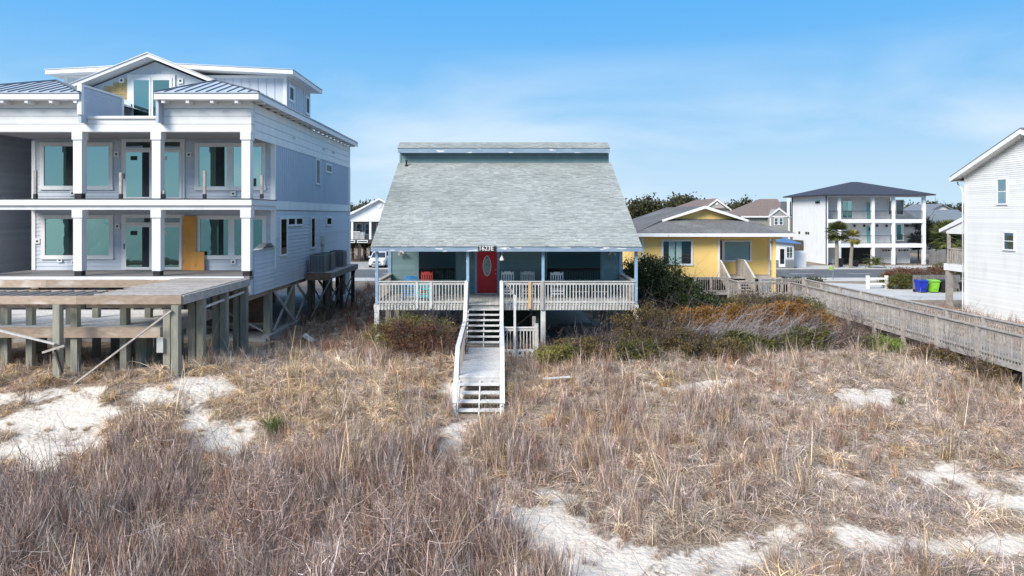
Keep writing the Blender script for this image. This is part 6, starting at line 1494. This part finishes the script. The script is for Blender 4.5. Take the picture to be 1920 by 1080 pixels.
def scatter(name, label, P, rot, scl, idx, colr):
    me = bpy.data.meshes.new(name); n = len(P); me.vertices.add(n); me.vertices.foreach_set('co', P.astype(np.float32).ravel())
    for nm, ty_, arr in (('rot', 'FLOAT_VECTOR', rot), ('ccol', 'FLOAT_VECTOR', colr)):
        a = me.attributes.new(nm, ty_, 'POINT'); a.data.foreach_set('vector', arr.astype(np.float32).ravel())
    a = me.attributes.new('scl', 'FLOAT', 'POINT'); a.data.foreach_set('value', scl.astype(np.float32)); a = me.attributes.new('idx', 'INT', 'POINT'); a.data.foreach_set('value', idx.astype(np.int32))
    o = bpy.data.objects.new(name, me); link(o); me.materials.append(gr)
    g = bpy.data.node_groups.new(name, 'GeometryNodeTree'); g.interface.new_socket('Geometry', in_out='INPUT', socket_type='NodeSocketGeometry'); g.interface.new_socket('Geometry', in_out='OUTPUT', socket_type='NodeSocketGeometry')
    gi, go = g.nodes.new('NodeGroupInput'), g.nodes.new('NodeGroupOutput'); ip = g.nodes.new('GeometryNodeInstanceOnPoints'); ci = g.nodes.new('GeometryNodeCollectionInfo')
    ci.inputs['Collection'].default_value = protos; ci.inputs['Separate Children'].default_value = True; ci.inputs['Reset Children'].default_value = True; ip.inputs['Pick Instance'].default_value = True
    def na(nm, dt): x = g.nodes.new('GeometryNodeInputNamedAttribute'); x.data_type = dt; x.inputs['Name'].default_value = nm; return next(s for s in x.outputs if s.enabled and s.name == 'Attribute')
    er = g.nodes.new('FunctionNodeEulerToRotation'); k = g.links.new
    k(gi.outputs[0], ip.inputs['Points']); k(ci.outputs[0], ip.inputs['Instance']); k(na('idx', 'INT'), ip.inputs['Instance Index']); k(na('rot', 'FLOAT_VECTOR'), er.inputs[0]); k(er.outputs[0], ip.inputs['Rotation']); k(na('scl', 'FLOAT'), ip.inputs['Scale']); k(ip.outputs[0], go.inputs[0])
    o.modifiers.new('tufts', 'NODES').node_group = g
    return tag(o, label, 'grass', kind='stuff')

def footprint(x, y):
    """places where nothing grows"""
    m = ((x > -1.5) & (x < .25) & (y > 21.2) & (y < 29.6)) | ((x > .1) & (x < 1.6) & (y > 27) & (y < 29)) | ((x > -5.3) & (x < 5.9) & (y > 30.6)) | ((x < -10.9) & (y > 23.4) & (fbm(x, y, 1.2, 50) < .62)) | ((x < -10.7) & (y > 29.5)) | ((x > 18.1) & (x < 19.6)) | ((x > 19.9) & (y > 43.5)) | ((x > 27.8) & (y > 31) & (y < 43))
    return m
CG = {'gold': (.63, .455, .255), 'straw': (.70, .555, .405), 'grey': (.54, .455, .41), 'lilac': (.54, .455, .42), 'brown': (.37, .22, .15), 'red': (.40, .20, .14), 'dark': (.14, .10, .08), 'olive': (.20, .18, .08)}
CG = {k: np.array(v) for k, v in CG.items()}
def field(name, label, x0, x1, y0, y1, dens, seed, chooser, scale=(.75, 1.25)):
    rs = np.random.RandomState(seed); n = int((x1 - x0) * (y1 - y0) * dens); x = rs.uniform(x0, x1, n); y = rs.uniform(y0, y1, n)
    keep = (np.abs(x) < y * .80 + 3.5) & ~footprint(x, y); sm = sandmask(x, y); sb = sandmask(x, y - .35); keep &= rs.rand(n) > np.maximum(sm * .975, sb * .75)
    gap = fbm(x, y, 1.0, 60, 3); keep &= (rs.rand(n) < sstep(.30, .50, gap) * .60 + .40)
    x, y = x[keep], y[keep]; n = len(x); z = gz(x, y) - .02
    idx, col, sc_ = chooser(rs, x, y, n); sc_ = sc_ * rs.uniform(scale[0], scale[1], n) * (.55 + .9 * fbm(x, y, 1.7, 70, 2))
    rot = np.stack([rs.normal(size=n) * .12, rs.normal(size=n) * .12, rs.uniform(0, 6.28, n)], -1); col = col * rs.uniform(.72, 1.25, n)[:, None] * (.72 + .56 * fbm(x, y, .8, 75, 2))[:, None]
    return scatter(name, label, np.stack([x, y, z], -1), rot, sc_, idx, col)
def pick(rs, n, ws):
    ws = np.stack(ws, -1); ws = ws / ws.sum(-1, keepdims=True); c = ws.cumsum(-1); return (rs.rand(n)[:, None] > c).sum(-1)
def near(x, y, px, py, r):
    a, b = ground_at(px, py); return np.exp(-((x - a) ** 2 + (y - b) ** 2) / r ** 2)
def zones(x, y):
    """weight of each look: gold curls, straw curls, purple-brown stems, lilac twigs, russet stems"""
    n1 = fbm(x, y, 2.4, 80, 3); n2 = fbm(x, y, 3.1, 90, 3)
    front_left = (1 - sstep(17.0, 19.6, y + (n1 - .5) * 3)) * (1 - sstep(.2, 3.0, x + (n2 - .5) * 4))
    gold = .9 * sstep(.45, .6, n1) * (x < 4) * (y > 17) + 3.5 * near(x, y, 560, 700, 3.6) + 4.5 * near(x, y, 290, 790, 2.6) + 1.8 * near(x, y, 700, 830, 2.5) + 3 * near(x, y, 60, 715, 3)
    straw = .9 + 1.1 * sstep(2, 6, x) + .7 * sstep(23, 25.5, y)
    stems = 3.8 * front_left + .12 + 1.0 * near(x, y, 1150, 800, 2.6) + .6 * sstep(.5, .65, n2) + 1.2 * near(x, y, 780, 880, 2.5)
    twigs = 1.9 * front_left * sstep(.40, .58, n2) + .08 + 1.0 * near(x, y, 1660, 1010, 1.2)
    rust = .35 * sstep(.45, .6, n2) + 1.4 * near(x, y, 1000, 800, 2.0) + .8 * near(x, y, 800, 700, 2) + 1.0 * near(x, y, 930, 1000, 1.8) + .8 * near(x, y, 640, 560, 4)
    return gold, straw, stems, twigs, rust
def choose_main(rs, x, y, n):
    g, s, st, tw, ru = zones(x, y); kind = pick(rs, n, [g, s, st, tw, ru]); idx = np.zeros(n, int); col = np.zeros((n, 3)); sc_ = np.ones(n); r = rs.rand(n); u = rs.rand(n)
    def put(k, lo, hi, c1, c2, s_):
        m = kind == k; idx[m] = rs.randint(lo, hi + 1, m.sum()); col[m] = CG[c1] * (1 - u[m])[:, None] + CG[c2] * u[m][:, None]; sc_[m] = s_
    put(0, 0, 3, 'gold', 'straw', .72); put(1, 0, 3, 'straw', 'grey', .66); put(2, 4, 6, 'brown', 'grey', .74); put(3, 7, 9, 'lilac', 'brown', .9); put(4, 4, 6, 'red', 'gold', .58)
    fl = (1 - sstep(17.0, 19.6, y)) * (1 - sstep(.2, 3.0, x)); sc_ = sc_ * (1 + .30 * fl) * (1 - .35 * np.clip(sandmask(x, y - .45) + sandmask(x, y), 0, 1))
    m = (kind <= 1) & (r < .05); idx[m] = rs.randint(12, 14, m.sum())
    m = (kind <= 1) & (r > .93); idx[m] = rs.randint(4, 7, m.sum()); col[m] = CG['straw'] * .8
    return idx, col, sc_
field('dune_grass', 'dry dune grass and weed stems covering the foreground', -19, 22, 9.8, 28.5, 24, 501, choose_main)
def choose_clump(rs, x, y, n):
    u = rs.rand(n)[:, None]; k = rs.rand(n) < .75; return np.where(k, rs.randint(0, 4, n), rs.randint(12, 14, n)), np.where((rs.rand(n) < .5)[:, None], CG['straw'] * (1.1 - .25 * u), CG['gold'] * (1 - .3 * u)), np.full(n, 1.15)
field('bunch_grass', 'larger arching straw clumps standing out of the dune grass', -19, 22, 12, 28.5, 1.1, 504, choose_clump, (.75, 1.15))
def choose_litter(rs, x, y, n):
    u = rs.rand(n)[:, None]; return rs.randint(10, 12, n), CG['straw'] * (1 - u) + CG['brown'] * u, np.full(n, 1.0)
field('straw_litter', 'fallen straw lying between the grass clumps', -19, 22, 10, 29, 15, 502, choose_litter)
def choose_back(rs, x, y, n):
    n1 = fbm(x, y, 2.2, 110, 3); side = (x < -4)
    kind = pick(rs, n, [.5 + 0 * x + .8 * (x > 5), .9 * side + .25, .9 * side * sstep(.4, .6, n1) + .12, .3 + 0 * x]); idx = np.where(kind == 0, rs.randint(0, 4, n), np.where(kind == 3, rs.randint(7, 10, n), rs.randint(4, 7, n)))
    tab = np.stack([CG['straw'] * .9, CG['brown'] * .9, CG['red'] * .8, CG['dark'] * 1.2]); return idx, tab[kind], np.full(n, .85)
field('side_grass', 'brown weeds growing between the houses and under the boardwalk', -11, 28, 28.5, 61, 5, 503, choose_back, (.6, 1.1))
# a few green tufts one can point to
def green_tuft(px, py, lb, m, n=160, L_=(.3, .65), rad=.22, seed=0):
    rs = np.random.RandomState(700 + seed); x, y = ground_at(px, py); o = bpy.data.objects.new('green_tuft', raw_mesh('green_tuft', *blade_set(rs, n, L_, rad, (.15, .7), (.1, .6), .016, 4, .2), m)); link(o, None, Matrix.Translation((x, y, gz1(x, y)))); tag(o, lb, 'grass tuft', 'green grass tufts')
green_tuft(515, 812, 'green grass tuft on the left among golden grass', l_green, 260, (.45, .85), .26, seed=1); green_tuft(1690, 755, 'small olive tuft beside a sand patch on the right', l_olive, 120, (.15, .35), .3, 2); green_tuft(1180, 715, 'olive tuft in the straw below the right porch', l_olive, 140, (.25, .5), .25, 3)
# litter and driftwood one can pick out
x, y = ground_at(580, 640); o = B('white_sheet', None, m_paper, (x - .32, y - .16, gz1(x, y) + .12), (x + .32, y + .16, gz1(x, y) + .15)); tag(o, 'scrap of white sheeting lying in the weeds beside the pale house', 'sheet')
o.matrix_basis = o.matrix_basis @ Matrix.Rotation(.2, 4, 'Y')
x, y = ground_at(1045, 722); t = thing('driftwood_board', 'bleached board lying in the grass right of the stair', 'board', (x, y, gz1(x, y))); BM('plank', t, m_woodwhite, (x - .5, y, gz1(x, y) + .22), (x + .45, y + .1, gz1(x, y) + .26), .12, .04)
